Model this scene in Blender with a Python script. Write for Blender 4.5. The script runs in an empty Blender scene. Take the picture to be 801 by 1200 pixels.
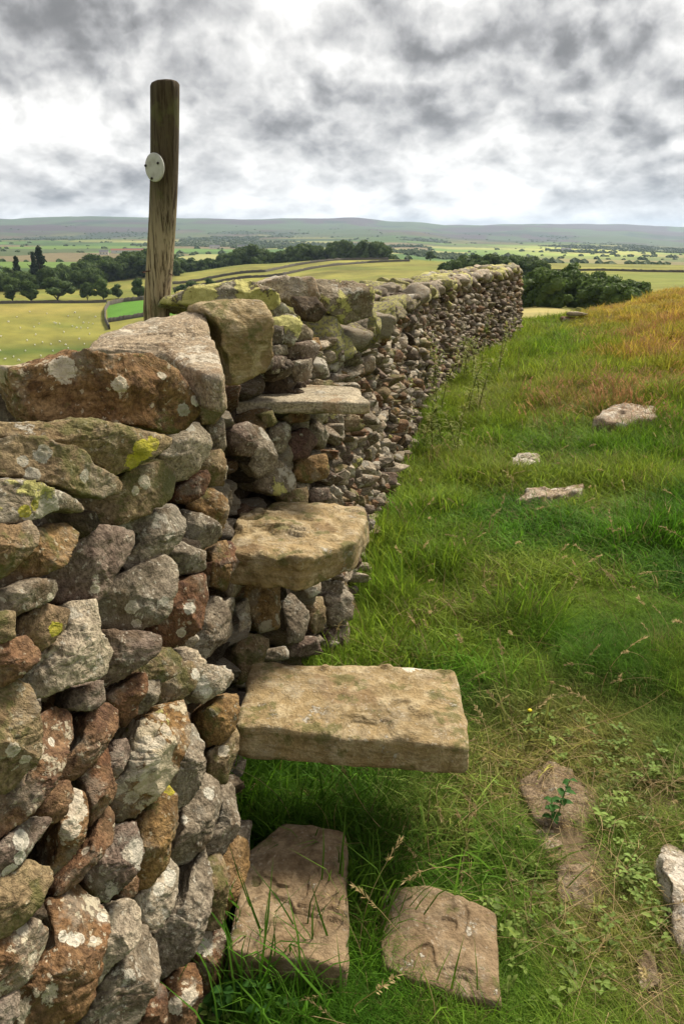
import bpy, math, random
import numpy as np
from mathutils import Vector, Matrix
R = math.radians
random.seed(7); rng = np.random.default_rng(7)
S = bpy.context.scene
C = S.collection

# ------------------------------------------------------------------ camera, sky, sun, exposure
FPX = 915.0; PITCH = R(19.4); CP, SP = math.cos(PITCH), math.sin(PITCH)
cam_d = bpy.data.cameras.new('camera'); cam = bpy.data.objects.new('camera', cam_d); C.objects.link(cam)
cam_d.sensor_fit = 'HORIZONTAL'; cam_d.sensor_width = 36; cam_d.lens = 36*FPX/801
cam_d.clip_start = 0.05; cam_d.clip_end = 60000
cam.rotation_euler = (math.pi/2-PITCH, 0, 0); S.camera = cam
CLOUD_OFF = (1.3, 8.1, 2.0)
SUN_EL, SUN_AZ = R(46), R(38)          # azimuth from +Y (view direction) towards +X
world = bpy.data.worlds.new('World'); S.world = world; world.use_nodes = True
world.cycles.sampling_method = 'MANUAL'; world.cycles.sample_map_resolution = 256
S.view_settings.view_transform = 'Standard'; S.view_settings.look = 'None'
S.view_settings.exposure = 0.85; S.view_settings.gamma = 1
sun_d = bpy.data.lights.new('sun', 'SUN'); sun = bpy.data.objects.new('sun', sun_d); C.objects.link(sun)
sun_d.energy = 4.3; sun_d.angle = R(13); sun_d.color = (1, .92, .77)
sd = Vector((math.sin(SUN_AZ)*math.cos(SUN_EL), math.cos(SUN_AZ)*math.cos(SUN_EL), math.sin(SUN_EL)))
sun.rotation_euler = sd.to_track_quat('Z', 'Y').to_euler()
S.cycles.max_bounces = 6; S.cycles.volume_bounces = 0; S.cycles.use_denoising = True

class NT:
    """small helper to write node trees"""
    def __init__(s, tree): s.t = tree; tree.nodes.clear()
    def n(s, typ, ins=None, **kw):
        nd = s.t.nodes.new(typ)
        for k, v in kw.items(): setattr(nd, k, v)
        for k, v in (ins or {}).items():
            so = nd.inputs[k]
            if isinstance(v, bpy.types.NodeSocket): s.t.links.new(v, so)
            else: so.default_value = v
        return nd
    def math(s, op, a, b=0.0, c=0.0, clamp=False):
        nd = s.n('ShaderNodeMath', {0: a, 1: b, 2: c}, operation=op); nd.use_clamp = clamp; return nd.outputs[0]
    def vm(s, op, a, b=(0, 0, 0)): return s.n('ShaderNodeVectorMath', {0: a, 1: b}, operation=op).outputs[0]
    def noise(s, vec, scale, detail=4, rough=.55, dist=0.0):
        return s.n('ShaderNodeTexNoise', {'Vector': vec, 'Scale': scale, 'Detail': detail, 'Roughness': rough, 'Distortion': dist})
    def ss(s, v, a, b, o0=0.0, o1=1.0):
        return s.n('ShaderNodeMapRange', {'Value': v, 'From Min': a, 'From Max': b, 'To Min': o0, 'To Max': o1}, interpolation_type='SMOOTHSTEP').outputs[0]
    def mix(s, f, a, b, mode='MIX'):
        nd = s.n('ShaderNodeMix', data_type='RGBA', blend_type=mode)
        for so, v in ((nd.inputs[0], f), (nd.inputs[6], a), (nd.inputs[7], b)):
            if isinstance(v, bpy.types.NodeSocket): s.t.links.new(v, so)
            elif so == nd.inputs[0]: so.default_value = v
            else: so.default_value = (*v, 1) if len(v) == 3 else v
        return nd.outputs[2]

# world: Nishita sky seen through broken grey and white cumulus
w = NT(world.node_tree)
sky = w.n('ShaderNodeTexSky', sky_type='NISHITA'); sky.sun_disc = False; sky.sun_elevation = SUN_EL; sky.sun_rotation = SUN_AZ
d = w.n('ShaderNodeTexCoord').outputs['Generated']
sp = w.n('ShaderNodeSeparateXYZ', {0: d})
zc = w.math('MAXIMUM', sp.outputs[2], 0.0)
zl = w.math('ADD', zc, .13)
p = w.n('ShaderNodeCombineXYZ', {0: w.math('MULTIPLY', sp.outputs[0], 4.6), 1: w.math('MULTIPLY', sp.outputs[1], 4.6), 2: w.math('MULTIPLY', w.math('LOGARITHM', zl, 2.71828), 1.7)}).outputs[0]
p = w.vm('ADD', p, CLOUD_OFF)
def billow(v):
    """heaped cloud density: rounded heads at three sizes over a smooth field"""
    wv = w.vm('ADD', v, w.n('ShaderNodeVectorMath', {0: w.noise(v, 2.6, 5, .6).outputs['Color'], 'Scale': .24}, operation='SCALE').outputs[0])
    o = w.math('MULTIPLY', w.noise(v, .95, 3, .5).outputs[0], 1.45)
    for sc, wt in ((2.0, .30), (4.6, .17), (10.0, .085), (22.0, .04)):
        o = w.math('SUBTRACT', o, w.math('MULTIPLY', w.n('ShaderNodeTexVoronoi', {'Vector': wv, 'Scale': sc}, feature='F1').outputs['Distance'], wt))
    return w.math('ADD', o, w.math('MULTIPLY', w.noise(v, 9, 6, .6).outputs[0], .12))
d0 = billow(p); d1 = billow(w.vm('ADD', p, (.05, .0, .13)))
emb = w.math('SUBTRACT', d0, d1)
dark = w.math('ADD', w.math('MULTIPLY', w.ss(d0, .22, .56), .6), w.math('MULTIPLY', w.ss(d0, .36, .43), .4))
lum = w.math('SUBTRACT', w.math('ADD', .90, w.math('MULTIPLY', emb, 2.2)), w.math("MULTIPLY", dark, .38))
lum = w.math('ADD', lum, w.ss(zc, .09, 0.0, 0, .18))
lum = w.math('MINIMUM', w.math('SMOOTH_MAX', lum, .20, .25), 1.05)
dens = d0
ccol = w.mix(w.ss(lum, .3, .85), (.985, .98, .985), (1.0, .985, .955))
ccol = w.mix(1.0, ccol, w.n('ShaderNodeCombineColor', {0: lum, 1: lum, 2: lum}).outputs[0], 'MULTIPLY')
gap = w.ss(dens, .13, .07)
bgs = w.n('ShaderNodeBackground', {'Color': sky.outputs[0], 'Strength': .12})
bgc = w.n('ShaderNodeBackground', {'Color': ccol, 'Strength': .665})
mx = w.n('ShaderNodeMixShader', {0: w.math('SUBTRACT', 1.0, w.math('MULTIPLY', gap, .5)), 1: bgs.outputs[0], 2: bgc.outputs[0]})
w.n('ShaderNodeOutputWorld', {0: mx.outputs[0]})

# ------------------------------------------------------------------ numeric helpers
def ray(px, py):
    u, v = px-400.5, 600-py
    return np.array([u, FPX*CP+v*SP, v*CP-FPX*SP])
def at_z(px, py, z): r = ray(px, py); return r*(z/r[2])
def at_y(px, py, y): r = ray(px, py); return r*(y/r[1])
def slope(px, py): r = ray(px, py); return r[2]/math.hypot(r[0], r[1])
def azim(px, py=300): r = ray(px, py); return math.atan2(r[0], r[1])
def polar(px, r, py=300): a = azim(px, py); return r*math.sin(a), r*math.cos(a)

def _hash(ix, iy, iz, seed):
    h = (ix*374761393 + iy*668265263 + iz*2147483647 + seed*974634777) & 0xffffffff
    h = ((h ^ (h >> 13))*1274126177) & 0xffffffff
    h = ((h ^ (h >> 16))*2246822519) & 0xffffffff
    return ((h ^ (h >> 15)) & 0xffff)/32767.5-1
def vnoise(p, seed=0):
    p = np.asarray(p, float); i = np.floor(p).astype(np.int64); f = p-i; f = f*f*f*(f*(f*6-15)+10)
    out = 0
    for a in (0, 1):
        for b in (0, 1):
            for c in (0, 1):
                wgt = (f[..., 0] if a else 1-f[..., 0])*(f[..., 1] if b else 1-f[..., 1])*(f[..., 2] if c else 1-f[..., 2])
                out = out+wgt*_hash(i[..., 0]+a, i[..., 1]+b, i[..., 2]+c, seed)
    return out
def fbm(p, seed=0, octv=4, gain=.5):
    p = np.asarray(p, float); o = 0; a = 1
    for k in range(octv): o = o+a*vnoise(p*2.03**k+k*7.3, seed+k); a *= gain
    return o
def n2d(x, y, s, seed=0, octv=3): return fbm(np.stack([x*s, y*s, np.zeros_like(x)+.37], -1), seed, octv)
def sst(a, b, x): t = np.clip((x-a)/(b-a), 0, 1); return t*t*(3-2*t)

def mesh(name, V, F, mat=None, smooth=True, mats=None, midx=None, attrs=None):
    V = np.asarray(V, np.float32); me = bpy.data.meshes.new(name)
    if not isinstance(F, list): F = [F]
    F = [np.asarray(f, np.int32) for f in F if len(f)]
    tot = np.concatenate([np.full(len(f), f.shape[1], np.int32) for f in F]); idx = np.concatenate([f.ravel() for f in F])
    me.vertices.add(len(V)); me.vertices.foreach_set('co', V.ravel())
    me.loops.add(len(idx)); me.loops.foreach_set('vertex_index', idx)
    me.polygons.add(len(tot)); st = np.concatenate([[0], np.cumsum(tot)[:-1]]).astype(np.int32)
    me.polygons.foreach_set('loop_start', st); me.polygons.foreach_set('loop_total', tot)
    me.polygons.foreach_set('use_smooth', np.full(len(tot), smooth))
    for m in (mats or ([mat] if mat else [])): me.materials.append(m)
    if midx is not None: me.polygons.foreach_set('material_index', np.asarray(midx, np.int32))
    for k, (typ, dat) in (attrs or {}).items():
        a = me.attributes.new(k, typ, 'POINT'); dat = np.asarray(dat, np.float32)
        if typ == 'FLOAT_COLOR':
            dat = np.concatenate([dat, np.ones((len(dat), 1), np.float32)], 1); a.data.foreach_set('color', dat.ravel())
        else: a.data.foreach_set('value', dat.ravel())
    me.update(calc_edges=True); me.validate()
    return me
def obj(name, me, parent=None, label=None, cat=None, group=None, kind=None, loc=None, rz=None, scale=None):
    o = bpy.data.objects.new(name, me); C.objects.link(o)
    if parent: o.parent = parent
    if label: o['label'] = label
    if cat: o['category'] = cat
    if group: o['group'] = group
    if kind: o['kind'] = kind
    if loc is not None: o.location = loc
    if rz is not None: o.rotation_euler = (0, 0, rz)
    if scale is not None: o.scale = scale if hasattr(scale, '__len__') else (scale,)*3
    return o

# ------------------------------------------------------------------ materials
def principled(nt, col, rough=.9, bump=None, bstr=.5, bdist=.01, spec=.25, **kw):
    b = nt.n('ShaderNodeBsdfPrincipled', {'Roughness': rough, 'Specular IOR Level': spec, **kw})
    if isinstance(col, bpy.types.NodeSocket): nt.t.links.new(col, b.inputs[0])
    else: b.inputs[0].default_value = (*col, 1)
    if bump is not None:
        bn = nt.n('ShaderNodeBump', {'Strength': bstr, 'Distance': bdist, 'Height': bump})
        nt.t.links.new(bn.outputs[0], b.inputs['Normal'])
    nt.n('ShaderNodeOutputMaterial', {0: b.outputs[0]}); return b
def newmat(name): m = bpy.data.materials.new(name); m.use_nodes = True; return m, NT(m.node_tree)

SPEC = {}
def stone_mat(*a, **k): SPEC[a[0]] = (a, k); return stone_mat0(*a, **k)
def stone_mat0(name, a, b, c, lichen=.5, yellow=.0, speck=.3, strata=.5, white=(.52, .50, .45), moss=0.0, wscale=16, grain=1.0, spot=None):
    m, t = newmat(name)
    tc = t.n('ShaderNodeTexCoord').outputs['Object']; oi = t.n('ShaderNodeObjectInfo').outputs['Random']
    v0 = t.vm('ADD', tc, t.n('ShaderNodeCombineXYZ', {0: t.math('MULTIPLY', oi, 37.0), 1: t.math('MULTIPLY', oi, 91.0), 2: t.math('MULTIPLY', oi, 53.0)}).outputs[0])
    wv = t.noise(v0, 6, 3).outputs['Color']
    v = t.vm('ADD', v0, t.n('ShaderNodeVectorMath', {0: wv, 'Scale': .06}, operation='SCALE').outputs[0])
    big = t.noise(v, 5, 4, .6).outputs[0]; mid = t.noise(v, 22, 6, .65).outputs[0]; fine = t.noise(v, 120, 4, .7).outputs[0]
    col = t.mix(t.ss(big, .38, .62), a, b); col = t.mix(t.ss(mid, .42, .68), col, c)
    # iron and soil staining in the bedding planes
    sv = t.n('ShaderNodeMapping', {'Vector': v, 'Rotation': (.35, .25, 0), 'Scale': (3, 3, 26)}).outputs[0]
    st = t.noise(sv, 2.0, 5, .65).outputs[0]
    col = t.mix(t.math('MULTIPLY', t.ss(st, .48, .70), strata*.8), col, tuple(x*.42 for x in a))
    col = t.mix(t.ss(fine, .34, .66, .5-.5*grain, .5+.5*grain), t.mix(1, col, (.62, .59, .55), 'MULTIPLY'), t.mix(1, col, (1.42, 1.40, 1.36), 'MULTIPLY'))
    # grey crust creeping over the warm stones, brown stain over the grey ones
    ca = t.noise(t.vm('ADD', v0, (3, 1, 7)), 9, 5, .65).outputs[0]; cb = t.noise(t.vm('ADD', v0, (8, 4, 1)), 7, 5, .65).outputs[0]
    col = t.mix(t.math('MULTIPLY', t.ss(ca, .52, .62), .55*min(1, lichen+.1)), col, (.25, .235, .205)); col = t.mix(t.ss(cb, .54, .64, 0, .55), col, tuple(x*y for x, y in zip((.62, .40, .22), [max(a)]*3)))
    cr = t.n('ShaderNodeTexVoronoi', {'Vector': t.vm('ADD', v, t.n('ShaderNodeVectorMath', {0: t.noise(v, 45, 4, .7).outputs['Color'], 'Scale': .035}, operation='SCALE').outputs[0]), 'Scale': 85.0}); crn = t.n('ShaderNodeSeparateColor', {0: cr.outputs['Color']}).outputs[0]
    crm = t.math('MULTIPLY', t.ss(cr.outputs['Distance'], .38, .26), t.ss(t.math('ADD', crn, t.math('MULTIPLY', ca, 2.4)), 2.02-.2*lichen, 2.12-.2*lichen))
    col = t.mix(t.math('MULTIPLY', crm, .75*min(1, lichen+.2)), col, tuple(x*.85 for x in white))
    # black pin spots
    vo = t.n('ShaderNodeTexVoronoi', {'Vector': v, 'Scale': 95.0}).outputs['Distance']
    col = t.mix(t.math('MULTIPLY', t.ss(vo, .22, .08), speck), col, (.03, .026, .022))
    # crusty lichen in patches
    la = t.noise(v0, 7, 2).outputs[0]; lb = t.noise(v, 55, 6, .75).outputs[0]
    lv = t.n('ShaderNodeTexVoronoi', {'Vector': v, 'Scale': float(wscale)}).outputs['Distance']
    lf = t.math('ADD', t.math('MULTIPLY', t.ss(la, .40, .72), .75), t.math('ADD', t.math('MULTIPLY', lb, 1.7), t.math('MULTIPLY', lv, -.75)))
    lm = t.ss(lf, 1.44-.42*lichen, 1.50-.42*lichen)
    wc = t.mix(t.noise(v, 30, 3).outputs[0], white, tuple(x*.62 for x in white))
    col = t.mix(t.math('MULTIPLY', lm, .85), col, wc)
    h = t.math('ADD', t.math('MULTIPLY', mid, .6), t.math('ADD', t.math('MULTIPLY', fine, .34*grain), t.math('MULTIPLY', st, .6*strata)))
    h = t.math('ADD', h, t.math('MULTIPLY', lm, .10))
    if yellow > 0:
        ya = t.noise(t.vm('ADD', v0, (5, 9, 2)), 9, 2).outputs[0]; yb = t.noise(v, 60, 5, .7).outputs[0]
        ym = t.ss(t.math('ADD', ya, t.math('MULTIPLY', yb, .5)), .98-.30*yellow, 1.02-.30*yellow)
        col = t.mix(t.math('MULTIPLY', ym, .9), col, t.mix(yb, (.27, .26, .07), (.58, .57, .24)))
        h = t.math('ADD', h, t.math('MULTIPLY', ym, .12))
    if moss > 0:
        ma = t.noise(t.vm('ADD', v0, (1, 3, 8)), 12, 5, .7).outputs[0]
        col = t.mix(t.math('MULTIPLY', t.ss(ma, .66-.25*moss, .74-.25*moss), .7), col, (.09, .095, .03))
    for (cx, cy, cz, rad, scol) in (spot or []):
        dd = t.n('ShaderNodeVectorMath', {0: tc, 1: (cx, cy, cz)}, operation='DISTANCE').outputs['Value']
        dn = t.math('ADD', dd, t.math('MULTIPLY', t.math('SUBTRACT', lb, .5), rad*1.9))
        sm = t.ss(dn, rad, rad*.88); edge = t.ss(dn, rad*.5, rad*.9, .75, 1.0)
        col = t.mix(t.math('MULTIPLY', t.math('MULTIPLY', sm, edge), t.ss(lb, .30, .48, .35, .92)), col, t.mix(lb, tuple(x*.7 for x in scol), scol))
    col = t.mix(1, col, (1.03, .97, .88), 'MULTIPLY')
    principled(t, col, .92, h, 1.0, .022, .2)
    return m
MS = {
 'grey':  stone_mat('grey_limestone', (.19, .165, .135), (.27, .245, .21), (.10, .083, .065), .85, speck=.5, strata=.5),
 'pale':  stone_mat('pale_limestone', (.34, .305, .25), (.25, .22, .185), (.42, .38, .32), 1.0, speck=.7, strata=.3),
 'purple':stone_mat('purple_gritstone', (.145, .112, .098), (.20, .165, .145), (.075, .053, .045), .6, speck=.3),
 'rust':  stone_mat('rusty_gritstone', (.135, .072, .042), (.20, .13, .08), (.08, .045, .032), .7, speck=.4, white=(.50, .45, .36)),
 'ochre': stone_mat('ochre_sandstone', (.23, .15, .065), (.19, .135, .08), (.13, .08, .035), .6, speck=.25, white=(.5, .46, .36), moss=.5),
 'buff':  stone_mat('buff_sandstone', (.24, .19, .12), (.19, .155, .10), (.14, .105, .065), .65, speck=.3, moss=.7, white=(.5, .47, .38)),
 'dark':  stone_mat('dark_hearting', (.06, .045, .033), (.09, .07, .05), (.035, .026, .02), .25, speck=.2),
 'lich':  stone_mat('lichened_coping', (.22, .21, .17), (.28, .27, .22), (.15, .13, .10), 1.15, yellow=.92, speck=.6, white=(.50, .50, .42)),
 'green': stone_mat('yellow_lichened_stone', (.20, .17, .13), (.26, .23, .18), (.13, .11, .08), .8, yellow=.5, speck=.5),
}
KEYS = list(MS)
step_m = stone_mat('step_sandstone', (.27, .21, .12), (.20, .155, .085), (.36, .31, .215), .3, speck=.12, strata=.6, wscale=10, moss=.5, grain=.4)
slabtop_m = stone_mat('weathered_flagstone', (.42, .385, .31), (.35, .32, .26), (.27, .24, .19), .35, speck=.2, strata=.9, moss=.3)
flag_m = stone_mat('ground_flagstone', (.20, .15, .10), (.27, .215, .15), (.13, .095, .06), .15, speck=.15, strata=.5, wscale=9, moss=.4, grain=.4)
top_m = stone_mat('pale_topped_capstone', (.30, .25, .19), (.36, .31, .25), (.22, .18, .13), .95, speck=.4, strata=.8, white=(.62, .58, .50))

# ------------------------------------------------------------------ lie of the land
RR = [0, 25, 40, 60, 100, 150, 230, 300, 450, 520, 650, 800, 1500, 3000, 5000, 7000, 9000, 11000, 16000, 30000]
def zz(px, *vals):   # values: ('z', z) or screen heights read off the photograph, turned into metres by the distance
    return [v[1] if isinstance(v, tuple) else slope(px, v)*r for r, v in zip(RR, vals)]
Zt = lambda v: ('z', v)
COLS = [
 (-120, zz(-120, Zt(-2), Zt(-6.5), Zt(-12), Zt(-20), Zt(-36), Zt(-50), 505, 432, 356, 345, 331, 321, 303, 288, 277, 266, 258, Zt(190), Zt(120), Zt(0))),
 (0,   zz(0, Zt(-2), Zt(-6.5), Zt(-12), Zt(-20), Zt(-36), Zt(-50), 505, 430, 356, 345, 331, 321, 303, 287, 276, 266, 257, Zt(190), Zt(120), Zt(0))),
 (95,  zz(95, Zt(-2), Zt(-6.5), Zt(-12), Zt(-20), Zt(-36), Zt(-48), 500, 428, 355, 343, 330, 320, 303, 287, 276, 264, 253, Zt(180), Zt(120), Zt(0))),
 (200, zz(200, Zt(-2), Zt(-5), Zt(-9), Zt(-15), Zt(-27), Zt(-40), 480, 412, 350, 337, 320, Zt(-38), 302, 287, 276, 264, 256, Zt(190), Zt(120), Zt(0))),
 (300, zz(300, Zt(-2), Zt(-4), Zt(-7), Zt(-11), Zt(-19), Zt(-26), 440, 385, 338, 326, 309, Zt(-34), 301, 288, 276, 265, 254.5, Zt(180), Zt(120), Zt(0))),
 (400, zz(400, Zt(-1.8), Zt(-3), Zt(-5), Zt(-8), Zt(-14), Zt(-19), 395, 355, 325, 316, 303.5, Zt(-30), 300, 287, 277, 266, 253.5, Zt(170), Zt(110), Zt(0))),
 (470, zz(470, Zt(-1.7), Zt(-2.3), Zt(-4), Zt(-6.5), Zt(-11), Zt(-15), 372, 345, 322, 314, 303.5, Zt(-28), 300, 288, 278, 269, 260, Zt(120), Zt(90), Zt(0))),
 (540, zz(540, Zt(-1.7), Zt(-2.8), Zt(-5), Zt(-7), Zt(-10), Zt(-14), 362, 340, 320, 313, 307, Zt(-28), 302, 291, 282, 274, 268, 263, Zt(70), Zt(0))),
 (640, zz(640, Zt(-1.6), Zt(-3.0), Zt(-5.2), Zt(-7), 374, 359, 348, 334, 316, 312, 308, Zt(-28), 303, 292, 283, 274, 267.5, 261.5, Zt(80), Zt(0))),
 (720, zz(720, Zt(-1.6), Zt(-2.2), Zt(-4.2), Zt(-6.2), Zt(-10), Zt(-13), 346, 331, 315, 312, 309, Zt(-28), 304, 293, 284, 276, 270, 264, Zt(70), Zt(0))),
 (801, zz(801, Zt(-1.6), Zt(-1.5), Zt(-3), Zt(-5.2), Zt(-10), Zt(-13), 345, 330, 316, 313, 310, Zt(-28), 306, 296, 289, 281, 274, 268.5, Zt(50), Zt(0))),
 (930, zz(930, Zt(-1.6), Zt(-.8), Zt(-2), Zt(-4.5), Zt(-10), Zt(-13), 345, 330, 316, 313, 310, Zt(-28), 307, 298, 291, 283, 277, 271, Zt(30), Zt(0))),
]
CA = np.array([azim(c[0]) for c in COLS]); CZ = np.array([c[1] for c in COLS]); LR = np.log(np.array(RR)+30.0)
WP = np.array([(-1.10, -3), (-.70, -.8), (-.31, 1.22), (.037, 3.0), (.60, 6.2), (1.15, 8.6), (1.92, 11.2), (2.75, 13.3), (3.35, 15.0), (4.0, 18.0), (5.2, 24.0), (7, 34)])
def base_x(y):
    x = 0
    for k in (-.35, 0, .35): x = x+np.interp(np.asarray(y)+k, WP[:, 1], WP[:, 0])
    return x/3
def far_z(x, y):
    a = np.arctan2(x, y); r = np.hypot(x, y); ac = np.clip(a, CA[0], CA[-1]); t = np.log(r+30.0)
    j = np.clip(np.searchsorted(CA, ac)-1, 0, len(CA)-2); fa = (ac-CA[j])/(CA[j+1]-CA[j]); fa = fa*fa*(3-2*fa)
    i = np.clip(np.searchsorted(LR, t)-1, 0, len(LR)-2); ft = np.clip((t-LR[i])/(LR[i+1]-LR[i]), 0, 1)
    z0 = CZ[j, i]*(1-fa)+CZ[j+1, i]*fa; z1 = CZ[j, i+1]*(1-fa)+CZ[j+1, i+1]*fa
    z = z0*(1-ft)+z1*ft
    z = z+sst(2500, 7000, r)*(n2d(x, y, 1/1500, 5, 4)*30+n2d(x, y, 1/500, 9, 3)*3)+sst(200, 900, r)*sst(60, 500, r)*n2d(x, y, 1/250, 3, 3)*.5
    return z
def ground_z(x, y):
    x = np.asarray(x, float); y = np.asarray(y, float); r = np.hypot(x, y); lat = x-base_x(np.clip(y, -3, 34))
    near = -1.62+.055*np.clip(lat-.5, 0, 12)+.0*y
    near = near-.22*np.clip(-lat-.7, 0, 60)-.05*sst(6, 18, r)*0
    near = near+n2d(x, y, .9, 1, 3)*.05*sst(.6, 2.5, np.abs(lat)+r*.05)+n2d(x, y, 2.6, 4, 2)*.015
    near = near+.10*np.exp(-((lat-2.2)**2+(y-7.2)**2*.4)/.9)
    t = sst(17, 27, r)
    prof = -1.84+np.interp(lat, [-1, 0, 1.5, 3.5, 8], [0, 0, .21, .55, .88])+n2d(x, y, .9, 1, 3)*.04; b_ = sst(7, 15.5, r); rim = np.where(lat > -.5, near*(1-b_)+prof*b_, near)
    return rim*(1-t)+far_z(x, y)*t
def xface(y, z):
    y = np.asarray(y, float); z = np.asarray(z, float)
    rec = .13*sst(1.62, 1.80, y)*(1-sst(2.35, 2.95, y))
    return base_x(y)-.12*(z+1.6)-rec-.03*sst(-.45, -.25, z)+.02*np.sin(y*3.1+z*2)*sst(3, 5, y)
def core_top(y): return float(top_z(y))-.08-.26*float(1-sst(1.55, 2.0, y))
def top_z(y): return np.interp(y, [-3, 1.7, 2.4, 4.6, 9, 15, 18, 34], [-.22, -.22, -.36, -.42, -.47, -.52, -.95, -3.6])
def hit(px, py):
    r = ray(px, py); s = np.linspace(.4/r[1], 22/r[1], 5000); P = s[:, None]*r
    m = P[:, 0] < xface(P[:, 1], P[:, 2]); k = int(np.argmax(m)) if m.any() else 800
    return P[k]

# ------------------------------------------------------------------ terrain sheet
def blob(x, y, c, rad): return np.exp(-(((x-c[0])**2+(y-c[1])**2)/(rad*rad)))
GP = lambda px, py, z=-1.6: at_z(px, py, z)[:2]
BARE = [(GP(650, 925), .17), (GP(640, 905), .11), (GP(680, 1000), .14), (GP(685, 1045), .12), (GP(665, 965), .13), (GP(760, 1145), .09), (GP(765, 1190), .10), (GP(520, 1010), .05), (GP(700, 860), .0), (GP(790, 950), .08), (GP(775, 935), .06)]
STRAW = [(GP(600, 880), .25), (GP(680, 850), .22), (GP(740, 900), .22), (GP(520, 960), .14), (GP(780, 1000), .2), (GP(700, 1090), .16), (GP(780, 1180), .2), (GP(590, 910), .15), (GP(650, 1060), .12)]
def grass_col(x, y):
    """colour of the sward itself: green, olive, straw and russet seed heads"""
    x = np.asarray(x, float); y = np.asarray(y, float)
    r = np.hypot(x, y); lat = x-base_x(np.clip(y, -3, 34)); a = np.arctan2(x, y)
    g = np.array([.078, .185, .014]); ol = np.array([.20, .235, .03]); ru = np.array([.42, .25, .055]); st = np.array([.30, .24, .09]); dg = np.array([.040, .118, .012])
    m = n2d(x, y, .8, 11, 4)*.5+.5; m2 = n2d(x, y, 2.5, 12, 3)*.5+.5
    c = g+(dg-g)*sst(.45, .75, m2)[..., None]
    wo = np.clip(.12+sst(.42, .78, m)*.7+sst(3.5, 13, r)*.45, 0, 1)
    hill = sst(6.5, 12.5, r)*sst(.8, 2.6, lat+n2d(x, y, .5, 15, 2)*.6)
    wall = np.exp(-((lat-.25)/.35)**2)*sst(4.5, 7.5, y)
    wo = np.clip(wo+.6*wall+.3*hill, 0, 1); c = c*(1-wo)[..., None]+ol*wo[..., None]
    wr = np.clip(hill*(.38+.62*sst(.38, .75, n2d(x, y, .7, 17, 3)*.5+.5))+.35*sst(14, 18, r)*sst(.5, 2, lat), 0, .85)
    rk = GP(690, 490); wr = np.clip(wr+.3*blob(x, y, rk, 1.1), 0, .9)
    c = c*(1-wr)[..., None]+ru*wr[..., None]
    pk = np.clip(.28*blob(x, y, GP(672, 483), .5), 0, 1); c = c*(1-pk)[..., None]+np.array([.33, .15, .10])*pk[..., None]
    ws = 0
    for cc, rad in STRAW: ws = ws+.50*blob(x, y, cc, rad)
    ws = np.clip(ws+.18*sst(.62, .8, m)*sst(.5, .8, m2), 0, .8)
    return (c*(1-ws)[..., None]+st*ws[..., None])*np.array([1.14, 1.30, .95])
def bare(x, y):
    o = 0
    for cc, rad in BARE:
        if rad > 0: o = np.maximum(o, blob(x, y, cc, rad))
    return o
def hashc(i, j, s):
    v = np.sin(i*127.1+j*311.7+s*74.7)*43758.5453; return v-np.floor(v)
def patches(x, y, size, s=0):
    """irregular fields: nearest site of a jittered grid; returns a random number and the distance to the field edge"""
    wx = x+n2d(x, y, 1/(size*1.5), 21+s, 2)*size*.25; wy = y+n2d(x, y, 1/(size*1.5), 31+s, 2)*size*.25
    X, Y = wx/size, wy/(size*1.5); i0, j0 = np.floor(X), np.floor(Y); d1 = np.full(x.shape, 9.); d2 = d1.copy(); idv = np.zeros(x.shape)
    for di in (-1, 0, 1):
        for dj in (-1, 0, 1):
            i, j = i0+di, j0+dj; dd = np.abs(i+.2+.6*hashc(i, j, 1+s)-X)+np.abs(j+.2+.6*hashc(i, j, 2+s)-Y)
            m = dd < d1; d2 = np.where(m, d1, np.minimum(d2, dd)); idv = np.where(m, hashc(i, j, 3+s), idv); d1 = np.where(m, dd, d1)
    return idv, (d2-d1)*size
GF = [azim(120), azim(190)]
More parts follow.
